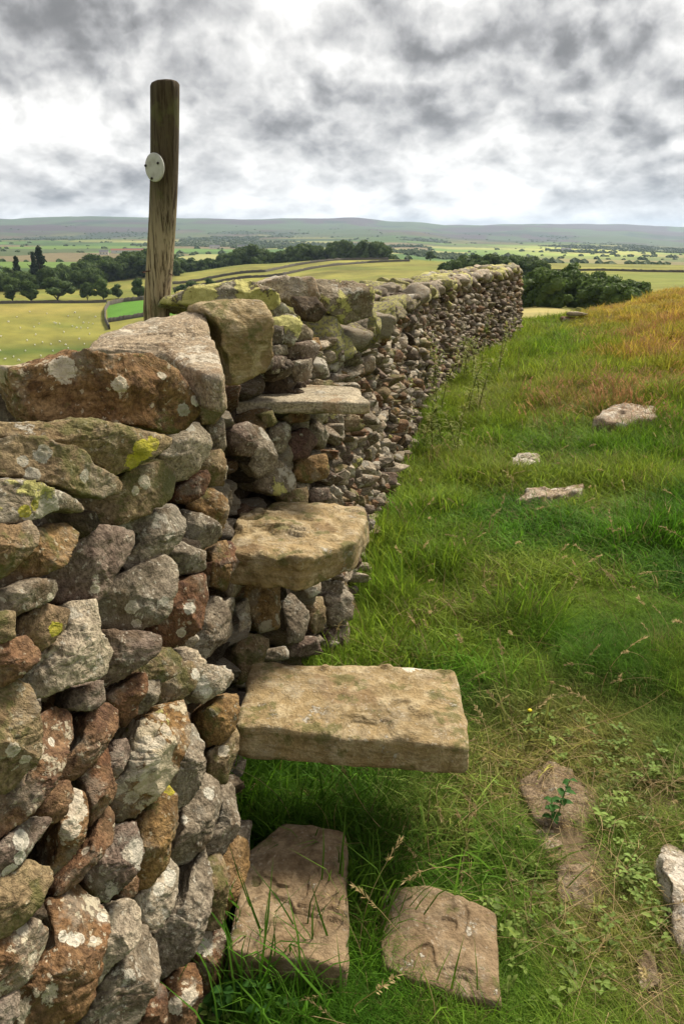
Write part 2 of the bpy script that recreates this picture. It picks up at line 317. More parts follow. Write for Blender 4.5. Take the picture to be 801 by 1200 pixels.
def far_col(x, y):
    r = np.hypot(x, y); a = np.arctan2(x, y)
    pal = np.array([(.07, .13, .03), (.11, .175, .035), (.19, .20, .06), (.075, .10, .04), (.16, .13, .07), (.055, .095, .03), (.27, .27, .10), (.10, .19, .04)])
    idv, ed = patches(x, y, 300); pal = pal*1.0; c = pal[np.clip((idv*8).astype(int), 0, 7)]
    c = c*(1+.12*n2d(x, y, 1/40, 41, 3))[..., None]
    sunny = np.exp(-((r-2900)/1300)**2)*np.exp(-((a-azim(690))/.10)**2)  # patch of sunlight on the valley, painted into the field colours
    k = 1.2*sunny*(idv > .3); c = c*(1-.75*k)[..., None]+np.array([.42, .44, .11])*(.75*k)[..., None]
    hd = np.exp(-(ed/9)**2)*(r > 700); c = c*(1-.8*hd)[..., None]+np.array([.028, .045, .02])*(.8*hd)[..., None]
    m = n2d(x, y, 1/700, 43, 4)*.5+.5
    far_ = sst(3600, 4800, r+m*900)*.42; c = c*(1-far_)[..., None]  # cloud shade over the distant land, put into its colour
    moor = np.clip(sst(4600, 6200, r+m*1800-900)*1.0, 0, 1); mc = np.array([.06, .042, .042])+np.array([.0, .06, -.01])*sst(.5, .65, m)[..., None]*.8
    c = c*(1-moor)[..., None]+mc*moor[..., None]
    wd = sst(.62, .70, n2d(x, y*.5, 1/520, 47, 4)*.5+.5)*(r > 1000)*(r < 8200)*.85; c = c*(1-wd)[..., None]+np.array([.025, .045, .02])*wd[..., None]
    # the brow field and the sheep pasture, with one bright mown field
    b = (r < 690).astype(float); gold = np.array([.185, .175, .04]); strawc = np.array([.30, .245, .07])
    m2 = n2d(x, y, 1/35, 51, 4)*.5+.5; bc = gold*(1+.34*(m2-.5)*2+.16*n2d(x, y*3, 1/9, 55, 3))[..., None]
    k = sst(.45, .75, n2d(x, y*1.8, 1/60, 53, 3)*.5+.5)*.35; bc = bc*(1-k)[..., None]+np.array([.10, .15, .025])*k[..., None]
    k = np.exp(-((r-428)/18)**2)*(a < azim(118)); bc = bc*(1-.7*k)[..., None]+strawc*(.7*k)[..., None]
    k = np.exp(-((r-325)/10)**2)*(a < azim(200))*.7; bc = bc*(1-k)[..., None]+np.array([.055, .10, .018])*k[..., None]
    mown = (a > azim(120))*(a < azim(215))*(r > 385)*(r < 448); bc = np.where(mown[..., None], np.array([.085, .20, .025]), bc)
    k = sst(80, 110, r)*(r < 150)*(a > azim(560)); bc = bc*(1-.8*k)[..., None]+np.array([.36, .30, .12])*(.8*k)[..., None]
    k = np.clip(np.exp(-((r-350)/60)**2)*(a > azim(600)), 0, 1); bc = bc*(1-.5*k)[..., None]+np.array([.13, .19, .03])*(.5*k)[..., None]
    return c*(1-b)[..., None]+bc*b[..., None]
az = np.concatenate([np.linspace(-math.pi, -.62, 60, endpoint=False), np.linspace(-.62, .62, 620), np.linspace(.62, math.pi, 60)[1:]])
rr = np.concatenate([np.linspace(.02, 4, 60), np.geomspace(4.1, 30, 120), np.geomspace(30.6, 30000, 420)])
A_, R_ = np.meshgrid(az, rr); X = R_*np.sin(A_); Y = R_*np.cos(A_); Z = ground_z(X, Y)
col = grass_col(X, Y)*.75; bb = np.clip(bare(X, Y)*1.6, 0, 1)[..., None]; col = col*(1-bb)+np.array([.165, .12, .075])*bb
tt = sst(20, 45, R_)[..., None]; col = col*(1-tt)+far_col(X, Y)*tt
nr, na = X.shape; ii = np.arange(nr*na).reshape(nr, na)
F = np.stack([ii[:-1, :-1], ii[:-1, 1:], ii[1:, 1:], ii[1:, :-1]], -1).reshape(-1, 4)[:, ::-1]
gm, t = newmat('turf_and_fields')
at = t.n('ShaderNodeAttribute', attribute_name='col').outputs['Color']; ps = t.n('ShaderNodeNewGeometry').outputs['Position']
f1 = t.noise(ps, 30, 5, .7).outputs[0]; f2 = t.noise(ps, .08, 6, .7).outputs[0]; f3 = t.noise(ps, 3, 5, .7).outputs[0]
cc = t.mix(1, at, t.mix(f1, (.5, .5, .5), (1.35, 1.35, 1.3)), 'MULTIPLY'); cc = t.mix(1, cc, t.mix(t.ss(f2, .3, .7), (.82, .85, .85), (1.15, 1.12, 1.1)), 'MULTIPLY')
principled(t, cc, .95, t.math('ADD', f1, f3), .6, .02, .1)
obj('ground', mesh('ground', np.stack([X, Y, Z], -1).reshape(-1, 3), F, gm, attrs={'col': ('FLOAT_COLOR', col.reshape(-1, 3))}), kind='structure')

# ------------------------------------------------------------------ stones
def radial(poly, th):
    """distance from the origin to a closed outline for each angle"""
    P = np.asarray(poly, float); Q = np.roll(P, -1, 0); out = np.full(len(th), 1e-4)
    dx, dy = np.cos(th), np.sin(th)
    for (x1, y1), (x2, y2) in zip(P, Q):
        ex, ey = x2-x1, y2-y1; den = dx*ey-dy*ex; den = np.where(np.abs(den) < 1e-12, 1e-12, den)
        t_ = (x1*ey-y1*ex)/den; s_ = (x1*dy-y1*dx)/den
        ok = (t_ > 0) & (s_ >= -1e-6) & (s_ <= 1+1e-6); out = np.where(ok, np.maximum(out, t_), out)
    return out
def centroid(P):
    P = np.asarray(P, float); Q = np.roll(P, -1, 0); cr = P[:, 0]*Q[:, 1]-Q[:, 0]*P[:, 1]; a = cr.sum()/2
    return ((P+Q)*cr[:, None]).sum(0)/(6*a)
def lump(poly, cen, A, B, N, dF, dB, e=(.42, .5), facets=4, rough=.045, strata=.03, nt=64, npf=30, seed=0, up=True, tilt=.6, fnoise=9.0, hfun=None, allround=0):
    """a stone: an outline in the plane (A, B), facetted front towards N (depth dF) and a back (depth dB)"""
    rs = np.random.default_rng(seed); th = np.linspace(0, 2*math.pi, nt, endpoint=False); R0 = radial(poly, th)
    R0 = R0 if nt < 60 else (np.roll(R0, 1)+2*R0+np.roll(R0, -1))/4; Rm = R0.mean(); D = (dF+dB)/2
    ph = np.linspace(math.pi/2, -math.pi/2, 600); cph, sph = np.cos(ph).clip(0), np.sin(ph)
    cx = cph**e[0]; cz = np.sign(sph)*np.abs(sph)**e[1]; cz = np.where(cz > 0, cz*dF, cz*dB)
    L = np.concatenate([[0], np.cumsum(np.hypot(np.diff(cx*Rm), np.diff(cz)))]); k = np.linspace(0, L[-1], npf+1)
    px_, pz_ = np.interp(k, L, cx)[1:-1], np.interp(k, L, cz)[1:-1]
    a = (px_[:, None]*R0[None]*np.cos(th)); b = (px_[:, None]*R0[None]*np.sin(th)); n = np.repeat(pz_[:, None], nt, 1)
    P = np.concatenate([np.stack([a, b, n], -1).reshape(-1, 3), [[0, 0, dF], [0, 0, -dB]]])
    A, B, N = [np.asarray(v, float) for v in (A, B, N)]
    Rot = np.stack([A, B, N])                       # rows
    nrm = np.array([Rm, Rm, dF])
    for i in range(facets):
        if i == 0 and up: v = Rot@np.array([.0, 0, 1.]); v = v*.9+np.array([0, 0, .75])
        else:
            g = rs.uniform(0, 2*math.pi); tl = rs.uniform(.25, 1)*tilt; v = np.array([math.cos(g)*tl, math.sin(g)*tl, 1.])
        v /= np.linalg.norm(v); h = rs.uniform(.55, .82); q = (P/nrm)@v
        s_ = np.where(q > h, h/np.maximum(q, 1e-6), 1); P = P*s_[:, None]
    for i in range(allround):
        v = rs.normal(0, 1, 3); v /= np.linalg.norm(v); h = rs.uniform(.62, .95); q = (P/nrm)@v; P = P*np.where(q > h, h/np.maximum(q, 1e-6), 1)[:, None]
    W = P@Rot; sz = (Rm+D)/2*1.6
    o = seed*3.17; amp = rough*sz
    G = W*(1.5/sz)+o
    dv = np.stack([fbm(G, 1, 4, .55), fbm(G+31.7, 2, 4, .55), fbm(G+77.1, 3, 4, .55)], -1)*amp*1.3
    W = W+dv
    if rough > 0 and nt > 26:
        G2 = W*(7.5/sz)+o; W = W+np.stack([fbm(G2, 21, 3, .6), fbm(G2+13.7, 22, 3, .6), fbm(G2+27.1, 23, 3, .6)], -1)*min(.016*sz, .0045)*(.45 if e[0] < .2 else 1)
    if strata > 0:
        layer = W@np.array([.18, .12, 1.])*(fnoise/sz)+fbm(W*(2/sz)+o, 5, 2)*.9
        fr = layer-np.floor(layer); st_ = (np.minimum(fr*3.3, 1)-.5)*strata*sz
        W = W+(P@Rot)/np.maximum(np.linalg.norm(P, axis=1), 1e-5)[:, None]*(st_*sst(0, .5, vnoise(W*(1.2/sz)+o+9, 6)+.3))[:, None]
    if hfun is not None: W = hfun(W)
    W = W+np.asarray(cen)
    m = len(px_); ii = np.arange(m*nt).reshape(m, nt); jj = np.roll(ii, -1, 1)
    Fq = np.stack([ii[:-1], ii[1:], jj[1:], jj[:-1]], -1).reshape(-1, 4)
    top = m*nt; Ft = np.concatenate([np.stack([np.full(nt, top), ii[0], jj[0]], -1), np.stack([np.full(nt, top+1), jj[-1], ii[-1]], -1)])
    return W, Fq, Ft

wall = obj('dry_stone_wall', None, label='long grey and brown dry stone wall with stile steps and lichened coping running to the brow', cat='stone wall')
cnt = {'stone': 0}
def traced(pts, mat, sc=None, yfix=None, grow=1.07, dF=.35, dB=.6, bl=.55, res=None, name='stone', label=None, parent=wall, **kw):
    """a stone whose outline in the photograph is known: stands where the sight line meets the wall face"""
    pts = np.array(pts, float)
    if sc: pts = pts/sc[0]+np.array(sc[1:])
    c2 = centroid(pts); cen = at_y(c2[0], c2[1], yfix) if yfix else hit(*c2)
    dist = np.linalg.norm(cen); tocam = -cen/dist
    wn = np.array([.98, -.19, .1]); N = wn*(1-bl)+tocam*bl; N /= np.linalg.norm(N)
    A = np.cross([0, 0, 1.], N); A /= np.linalg.norm(A); B = np.cross(N, A)
    loc = []
    for p_ in pts:
        r_ = ray(*p_); P_ = r_*(cen@N)/(r_@N)-cen; loc.append((P_@A, P_@B))
    loc = np.array(loc)*grow; ang = loc.max(0)-loc.min(0); size = math.sqrt(ang[0]*ang[1])/2; mn = min(ang)/2
    ext = (pts.max(0)-pts.min(0)).max(); nt = res or int(np.clip(ext*1.0, 40, 170)); cnt['stone'] += 1
    W, q, t_ = lump(loc, [0, 0, 0], A, B, N, max(mn*dF*2, .018), max(size*dB*2, .08), nt=nt, npf=int(nt*.5), seed=cnt['stone']+3, **kw)
    o = obj(name, mesh(name, W, [q, t_], mat if not isinstance(mat, str) else MS[mat]), parent, loc=cen)
    if label: o['label'] = label
    return o, cen
Z3 = (3.0, 0, 400); Z5 = (2.67, 0, 780); Z4 = (2.4, 200, 300); Z1 = (2.0025, 0, 230)
# lichen spots on the brown capstone sit at two known points
capc = hit(125, 462)
def on_face(px, py, cen, bl=.55):
    tc = -cen/np.linalg.norm(cen); N = np.array([.98, -.19, .1])*(1-bl)+tc*bl; N /= np.linalg.norm(N); r_ = ray(px, py); return r_*(cen@N)/(r_@N)
cap_pts = [(40,88),(70,78),(170,72),(300,42),(430,38),(520,40),(590,70),(650,130),(680,200),(690,260),(660,310),(600,322),(500,290),(330,280),(120,290),(100,230),(75,165)]
cc_ = centroid(np.array(cap_pts)/3+np.array([0, 400])); capc = hit(*cc_)
def sp_(px, py, rad, colr, out=.0):
    P_ = on_face(px, py, capc)*(1-out)-capc; return (P_[0], P_[1], P_[2], rad, colr)
cap_m = stone_mat('rusty_capstone', (.17, .10, .05), (.24, .165, .09), (.095, .055, .03), .8, speck=.4, strata=.6, white=(.52, .46, .36), moss=.35)
T3 = [
 ([(560,390),(640,300),(700,290),(725,330),(720,400),(680,460),(640,495),(600,440)], 'pale'),
 ([(280,560),(400,500),(450,450),(570,420),(630,460),(625,500),(600,560),(520,600),(380,650),(280,630)], 'buff'),
 ([(-60,640),(60,650),(110,640),(130,690),(100,740),(30,800),(-60,860)], 'ochre'),
 ([(130,660),(250,640),(282,680),(260,730),(170,800),(40,870),(-60,900),(-40,850),(40,790),(110,730)], 'ochre'),
 ([(180,800),(290,690),(360,660),(480,670),(475,730),(400,820),(380,880),(330,915),(200,915),(190,870)], 'purple'),
 ([(360,655),(480,610),(620,575),(650,640),(620,700),(540,790),(460,802),(420,790),(480,720),(480,675)], 'grey'),
 ([(640,590),(700,610),(768,660),(745,700),(700,730),(650,710),(640,650)], 'grey'),
 ([(600,740),(640,710),(715,740),(720,800),(690,820),(620,815)], 'grey'),
 ([(380,880),(460,820),(540,770),(600,750),(615,800),(590,890),(560,960),(480,1020),(345,1010),(335,950)], 'grey'),
 ([(600,850),(680,830),(725,820),(740,900),(700,1000),(640,1060),(560,1070),(540,1010),(570,940)], 'rust'),
 ([(-60,890),(40,870),(120,840),(200,835),(210,870),(180,910),(60,960),(-60,950)], 'grey'),
 ([(60,970),(160,920),(250,950),(230,1000),(140,1090),(60,1040)], 'yspot'),
 ([(-60,960),(0,950),(50,960),(50,1040),(0,1060),(-60,1070)], 'buff'),
 ([(-60,1070),(20,1055),(100,1035),(140,1100),(80,1150),(30,1200),(-60,1230)], 'rust'),
 ([(240,930),(340,915),(345,1010),(380,1100),(350,1160),(250,1200),(140,1260),(50,1200),(150,1090),(230,1000)], 'pale'),
 ([(370,1020),(480,1025),(545,1040),(530,1100),(470,1150),(380,1220),(350,1180),(385,1100)], 'purple'),
 ([(430,1180),(545,1110),(600,1080),(650,1120),(600,1180),(500,1230)], 'buff'),
 ([(670,1070),(720,960),(780,900),(800,1000),(760,1080),(700,1150)], 'grey'),
 ([(735,740),(800,700),(805,880),(740,850)], 'ochre'),
 ([(625,520),(720,450),(745,480),(720,540),(640,570),(615,560)], 'rust'),
 ([(680,170),(780,155),(790,250),(750,290),(690,290)], 'buff'),
 ([(725,290),(790,270),(790,380),(735,390)], 'grey'),
 ([(700,400),(790,380),(790,500),(740,510),(700,450)], 'buff'),
 ([(640,570),(740,515),(800,560),(790,700),(740,640),(690,600)], 'ochre'),
 ([(205,600),(250,585),(330,600),(350,640),(290,690),(240,650)], 'dark'),
 ([(620,1090),(690,1080),(720,1130),(700,1190),(640,1190)], 'pale'),
]
T5 = [
 ([(-60,90),(40,50),(90,80),(120,200),(110,280),(40,390),(-60,400)], 'buff'),
 ([(120,190),(200,140),(250,160),(245,230),(170,340),(100,430),(20,520),(-60,540),(-60,450),(60,340),(110,260)], 'rust'),
 ([(230,80),(320,50),(330,110),(290,140),(220,140)], 'purple'),
 ([(270,160),(340,120),(380,150),(370,190),(300,280),(230,350),(170,350),(200,300),(250,230)], 'rust'),
 ([(340,100),(450,20),(445,80),(420,150),(380,200),(340,110)], 'rust'),
 ([(420,150),(440,80),(470,30),(510,40),(490,110),(450,150)], 'grey'),
 ([(490,60),(600,-10),(625,40),(570,110),(520,125),(485,110)], 'buff'),
 ([(600,30),(640,0),(710,20),(700,70),(640,120),(600,90)], 'pale'),
 ([(350,370),(380,320),(420,180),(500,130),(590,120),(598,170),(570,230),(540,320),(520,370),(440,460),(390,500),(350,420)], 'lochre'),
 ([(370,240),(400,230),(410,270),(360,350),(300,380),(340,290)], 'purple'),
 ([(255,350),(360,250),(350,340),(370,380),(340,430),(280,500),(270,440)], 'rust'),
 ([(190,460),(230,395),(265,400),(275,450),(250,540),(200,640),(170,670),(180,560)], 'lrust'),
 ([(290,530),(330,440),(375,445),(380,480),(350,540),(280,620),(220,690),(140,730),(190,660),(240,600)], 'rust'),
 ([(0,560),(70,490),(150,480),(170,500),(120,540),(80,590),(40,640),(-60,700),(-60,600)], 'purple'),
 ([(130,410),(210,360),(225,400),(190,470),(160,490),(100,500)], 'rust'),
 ([(-60,690),(80,610),(160,640),(165,670),(100,760),(30,830),(-60,880)], 'buff'),
 ([(310,590),(370,520),(430,495),(435,590),(380,700),(340,735),(290,690),(270,650)], 'purple'),
 ([(430,490),(520,370),(540,420),(545,500),(520,600),(470,690),(400,680),(430,600)], 'ochre'),
 ([(540,330),(600,185),(640,200),(655,250),(630,320),(600,400),(560,460),(535,400)], 'grey'),
 ([(540,560),(570,460),(640,340),(690,370),(695,430),(650,530),(600,610),(560,630),(525,600)], 'grey'),
 ([(640,150),(690,100),(745,90),(740,170),(700,230),(660,250),(640,200)], 'ochre'),
 ([(655,270),(700,230),(738,195),(740,260),(700,370),(650,340)], 'buff'),
 ([(700,370),(740,380),(745,460),(700,580),(650,640),(640,560),(690,440)], 'grey'),
 ([(710,340),(780,285),(770,310),(735,370),(715,370)], 'grey'),
 ([(420,730),(490,640),(530,615),(558,650),(550,720),(500,810),(470,830),(440,790)], 'pale'),
 ([(490,840),(560,740),(600,640),(640,575),(655,650),(640,740),(600,880),(530,975),(505,940)], 'grey'),
 ([(660,640),(740,540),(775,570),(760,650),(700,780),(640,880),(630,800)], 'ochre'),
 ([(130,740),(260,690),(335,740),(330,820),(290,930),(240,1060),(180,1140),(60,1140),(-20,1120),(60,960),(150,860)], 'lrust'),
 ([(-60,860),(90,795),(148,830),(140,880),(60,1000),(-60,1080)], 'lrust'),
 ([(335,760),(400,738),(435,770),(430,840),(380,900),(330,960),(300,1000),(300,900)], 'pale'),
 ([(300,1010),(400,880),(460,825),(510,870),(490,960),(440,1060),(400,1160),(250,1160)], 'grey'),
 ([(430,1160),(490,980),(525,1000),(510,1160)], 'rust'),
 ([(520,1000),(600,930),(615,1000),(600,1160),(510,1160)], 'lrust'),
 ([(620,920),(690,940),(700,1000),(690,1160),(620,1160),(610,1010)], 'buff'),
 ([(380,690),(420,640),(440,680),(430,720),(380,735)], 'rust'),
 ([(-60,1090),(60,1000),(50,1100),(-10,1180),(-60,1190)], 'purple'),
 ([(60,800),(130,740),(150,780),(120,800)], 'dark'),
 ([(600,440),(650,360),(660,400),(640,470)], 'dark'),
]
T4 = [
 ([(172,485),(228,470),(240,520),(235,560),(185,560),(165,530)], 'purple'),
 ([(230,475),(270,490),(290,540),(285,600),(240,615),(215,580)], 'grey'),
 ([(275,485),(335,465),(340,500),(318,550),(292,555),(275,520)], 'grey'),
 ([(310,560),(340,500),(380,485),(420,520),(385,562),(340,575)], 'plum'),
 ([(240,620),(290,570),(345,610),(350,655),(300,672),(245,655)], 'green'),
 ([(345,620),(360,570),(440,560),(435,620),(390,640)], 'ochre'),
 ([(380,500),(405,460),(445,500),(430,545)], 'grey'),
 ([(255,445),(290,432),(300,470),(268,482)], 'buff'), ([(300,440),(380,432),(390,465),(340,470)], 'rust'),
 ([(300,670),(380,650),(390,690),(340,702)], 'buff'), ([(385,650),(440,655),(445,690),(395,692)], 'purple'),
 ([(195,910),(300,912),(312,960),(290,1045),(250,1050),(200,970)], 'ochre'),
 ([(312,960),(350,950),(382,1020),(370,1075),(320,1085)], 'grey'),
 ([(358,912),(425,912),(420,950),(385,962)], 'pale'), ([(380,970),(430,962),(432,1050),(400,1062),(378,1010)], 'buff'),
 ([(432,960),(470,930),(512,950),(500,1020),(450,1040)], 'grey'), ([(430,1050),(500,1030),(505,1110),(440,1130)], 'purple'),
 ([(300,1085),(400,1070),(430,1120),(300,1130)], 'purple'),
 ([(90,870),(180,800),(188,850),(150,910),(110,935)], 'rust'), ([(130,925),(190,880),(195,930),(168,975)], 'grey'),
 ([(180,990),(225,960),(222,1050),(190,1085)], 'pale'), ([(60,1105),(120,990),(180,960),(170,1060),(110,1115)], 'grey'),
 ([(205,1060),(270,1075),(240,1190),(190,1200),(180,1110)], 'buff'), ([(255,1110),(330,1100),(330,1135),(262,1135)], 'grey'),
 ([(270,200),(320,195),(325,245),(275,250)], 'dark'), ([(275,255),(325,250),(330,275),(290,282)], 'grey'), ([(330,200),(370,190),(400,215),(390,245),(340,235)], 'green'),
 ([(325,250),(400,240),(420,262),(390,300),(340,290)], 'purple'), ([(330,300),(395,290),(400,340),(350,350)], 'grey'), ([(272,285),(325,285),(325,325),(285,330)], 'purple'),
]
T0 = [   # the dark footing stones under the third step
 ([(290,905),(340,900),(342,975),(300,980),(282,940)], 'buff'), ([(262,980),(292,960),(288,1010),(262,1020)], 'grey'),
 ([(232,1015),(262,1000),(258,1085),(228,1090)], 'buff'), ([(226,1095),(258,1090),(262,1150),(232,1170)], 'rust'), ([(228,1165),(262,1150),(268,1215),(226,1215)], 'purple'),
 ([(268,1120),(300,1128),(330,1135),(300,1160),(270,1160)], 'dark'),
]
MS['plum'] = stone_mat('plum_gritstone', (.10, .06, .055), (.125, .08, .072), (.075, .045, .042), .1, speck=.2, strata=.2)
MS['lochre'] = stone_mat('lichen_crusted_ochre', (.24, .15, .065), (.19, .12, .06), (.14, .08, .035), 1.5, yellow=.25, speck=.3, white=(.60, .54, .42), wscale=26)
MS['lrust'] = stone_mat('lichen_spotted_rust', (.155, .085, .045), (.19, .12, .065), (.09, .055, .035), 1.15, speck=.4, white=(.56, .52, .42), wscale=22)
yc = hit(*centroid(np.array(T3[11][0])/3+np.array([0, 400]))); yp = on_face(65, 736, yc)*.965-yc
MS['yspot'] = stone_mat('yellow_spotted_stone', (.17, .125, .08), (.20, .15, .10), (.12, .09, .06), .4, speck=.2)
traced(cap_pts, cap_m, Z3, grow=1.0, facets=5, rough=.05, e=(.45, .5), dF=.30, name='capstone', label='big rusty brown capstone with a round white lichen disc')
slA = [(-60,300),(0,290),(150,285),(400,292),(560,318),(592,350),(560,395),(480,440),(400,465),(330,440),(200,400),(-60,340)]
ca_ = hit(*centroid(np.array(slA)/3+np.array([0, 400])))
def spA(px, py, rad): P_ = on_face(px, py, ca_)*.97-ca_; return (*P_, rad, (.42, .40, .05))
slabA_m = stone_mat('olive_slab', (.24, .195, .115), (.20, .165, .10), (.15, .115, .07), .45, speck=.3, strata=.8, moss=.7)
traced(slA, slabA_m, Z3, facets=4, strata=.035, e=(.4, .5), dF=.45)
traced([(-60,350),(0,345),(130,352),(240,375),(330,440),(412,478),(405,530),(330,548),(250,540),(130,495),(-60,470)], 'buff', Z3, facets=4, strata=.04, dF=.42)
traced([(-60,480),(80,490),(160,520),(310,575),(300,600),(200,600),(60,640),(-60,645)], 'green', Z3, facets=4, strata=.04, dF=.45)
for pts, m in T3: traced(pts, m, Z3, facets=9, tilt=.95, rough=.042, strata=.028, e=(.30, .40), fnoise=7)
for pts, m in T5: traced(pts, m, Z5, facets=9, tilt=.95, rough=.042, strata=.028, e=(.30, .40), fnoise=7)
for pts, m in T4: traced(pts, m, Z4, facets=9, tilt=.95, rough=.042, strata=.028, e=(.30, .40), fnoise=7)
for pts, m in T0: traced(pts, m, None, facets=9, tilt=.95, rough=.042, strata=.028, e=(.30, .40), fnoise=7)
# single lichen discs: each sits on the stone that its sight line meets
from mathutils.bvhtree import BVHTree
W1, W2, YL, G1_ = (.62, .58, .50), (.66, .65, .60), (.50, .47, .05), (.40, .40, .36)
SPOTS = [(72,432,14,W1),(141,451,9,W1),(190,440,5,W1),(168,528,12,YL),(155,541,9,YL),(178,520,8,YL),(50,533,9,G1_),(27,540,6,G1_),(100,557,7,G1_),(38,556,8,G1_),(65,737,8,YL),(12,1022,8,W2),(23,1006,6,W2),(26,984,9,W2),(101,997,5,W1),
 (90,948,13,W1),(84,972,11,W1),(88,930,8,W1),(150,905,10,W1),(160,888,9,W1),(172,872,9,W1),(140,922,8,W1),(153,934,8,W1),(168,908,7,W1),(186,870,7,W1),(180,893,8,W1),(195,856,7,W1),(190,840,5,W1),(200,1028,8,W2),(186,1042,6,W2),(222,712,7,W2),
 (235,802,9,W2),(230,790,7,W2),(243,812,6,W2),(198,925,6,YL),(85,1103,7,W2),(74,1098,5,W2),(93,1100,5,W2),(110,1102,4,W2),(224,1168,8,W1),(205,1180,7,W1),(215,480,7,G1_),(230,470,6,W2),(222,500,6,W2),(170,565,7,W1),(160,575,5,W1),(30,600,7,YL),(40,592,5,YL),(112,690,5,W1),(155,712,7,W1),(160,730,5,W1),(212,742,5,W1),(60,700,5,W1),
 (25,1090,6,W1),(40,1120,5,W1),(120,1075,5,W2),(60,870,5,W2),(15,880,7,W1),(30,890,5,W1),(240,1110,8,W2),(262,880,6,W1),(150,1000,6,W1),(245,930,6,W2),(215,960,5,W2)]
trc = [(o_, BVHTree.FromPolygons([v.co[:] for v in o_.data.vertices], [p_.vertices[:] for p_ in o_.data.polygons])) for o_ in list(wall.children) if o_.type == 'MESH']
per = {}
for px_, py_, rp, c_ in SPOTS:
    d_ = Vector(ray(px_, py_)).normalized(); best = None
    for o_, bv_ in trc:
        h_ = bv_.ray_cast(-o_.location, d_)
        if h_[0] is not None and (best is None or h_[3] < best[0]): best = (h_[3], o_, h_[0])
    if best: per.setdefault(best[1].name, (best[1], []))[1].append((*best[2], rp*best[0]*1.0/FPX*1.15, c_))
for o_, sp in per.values():
    a_, k_ = SPEC[o_.data.materials[0].name]; k_ = dict(k_); k_['spot'] = sp; o_.data.materials[0] = stone_mat0(*a_, **k_)
# blocks on top of the near wall
traced([(455,262),(480,252),(600,247),(622,285),(630,370),(618,405),(560,432),(535,428),(520,380),(500,300)], 'obuff' if 0 else step_m, Z1, yfix=2.28, facets=4, e=(.35, .4), dF=.5, rough=.035, strata=.012, bl=.75, name='capstone', label='square ochre block standing beside the post')
B1 = [([(400,242),(440,225),(560,200),(600,215),(640,240),(700,290),(690,315),(640,335),(600,300),(480,262),(400,262)], 'lich', 2.95), ([(610,205),(650,188),(730,195),(748,240),(720,260),(650,240)], 'pale', 3.35),
      ([(690,240),(740,236),(765,270),(742,295),(708,285)], 'dark', 3.15), ([(740,235),(745,200),(801,203),(870,215),(860,280),(800,300),(745,262)], 'green', 3.6), ([(640,290),(690,280),(705,310),(680,350),(640,335)], 'lich', 2.8)]
for pts, m, yy in B1: traced(pts, m, Z1, yfix=yy, facets=4, rough=.06, bl=.7, name='coping_stone', dF=.5)

def slab(name, top, thick, mat, ext=None, seed=1, rough=.02, facets=0, e=(.14, .22), nt=180, npf=90, parent=wall, label=None, strata=.01, hf=None, back=None):
    """a flat quarried stone: outline of its top face as pixel + height, laid out on the ground plan"""
    P = np.array([at_z(*q_) for q_ in top]) if ext is None else np.array([at_z(*q_)+np.array(ex) for q_, ex in zip(top, ext)])
    c = P.mean(0); c[:2] = centroid(P[:, :2]); D = thick/2
    G = np.c_[P[:, :2]-c[:2], np.ones(len(P))]; sol = np.linalg.lstsq(G, P[:, 2], rcond=None)[0]
    def tl(W):
        W = W.copy(); W[:, 2] += W[:, 0]*sol[0]+W[:, 1]*sol[1]
        fl = fbm(W*np.array([6, 6, 2])+seed, 91, 3); up_ = np.clip(W[:, 2]/(D+1e-6), 0, 1)
        W[:, 2] -= (sst(.10, .14, fl)*.007+sst(.34, .38, fl)*.008)*up_*(thick/.1 if thick > .07 else .15)
        return hf(W) if hf else W
    W, q_, t_ = lump(P[:, :2]-c[:2], [0, 0, 0], (1, 0, 0), (0, 1, 0), (0, 0, 1), D, D, e=e, facets=facets, rough=rough, strata=strata, nt=nt, npf=npf, seed=seed, up=False, tilt=.3, hfun=tl)
    o = obj(name, mesh(name, W, [q_, t_], mat), parent, loc=(c[0], c[1], sol[2]-D)); 
    if label: o['label'] = label
    return o
c3 = np.array([at_z(*q_) for q_ in ((283,850,-1.19),(302,769,-1.19),(420,772,-1.19),(535,780,-1.19),(547,835,-1.20),(551,871,-1.20),(430,862,-1.20),(330,855,-1.20))])
c3g = np.array([*centroid(c3[:, :2]), -1.19-.0525]); chip = at_z(484, 778, -1.19)-c3g
step3_m = stone_mat('bottom_step_sandstone', (.27, .21, .12), (.20, .155, .085), (.36, .31, .215), .3, speck=.12, strata=.6, wscale=10, moss=.5, grain=.4, spot=[(*chip, .026, (.72, .70, .64)), (chip[0]+.022, chip[1], chip[2], .018, (.72, .70, .64))])
slab('step', [(285,850,-1.19),(302,769,-1.19),(420,772,-1.19),(535,780,-1.19),(547,835,-1.20),(551,871,-1.20),(430,862,-1.20),(330,855,-1.20)], .105, step3_m,
     ext=[(-.02,0,0),(-.02,0,0)]+[(0,0,0)]*6, seed=11, rough=.016, label='long bottom step, a thick buff slab with a pale chip on its far edge', facets=0)
slab('step', [(270,640,-.86),(300,585,-.86),(380,582,-.86),(430,588,-.87),(428,605,-.87),(417,630,-.87),(350,648,-.86)], .125, step_m,
     ext=[(-.02,0,0),(-.04,0,0)]+[(0,0,0)]*5, seed=15, rough=.035, strata=.025, label='middle step, a rough ochre block flaking at its top edge', facets=0)
slab('step', [(262,470,-.53),(290,440,-.53),(318,438,-.53),(350,449,-.53),(405,452,-.53),(422,453,-.53),(424,461,-.53),(435,470,-.53),(340,470,-.53)], .048, slabtop_m,
     ext=[(-.1,0,0),(-.12,0,0)]+[(0,0,0)]*7, seed=21, rough=.006, label='thin grey flagstone top step notched at its tip', facets=0)
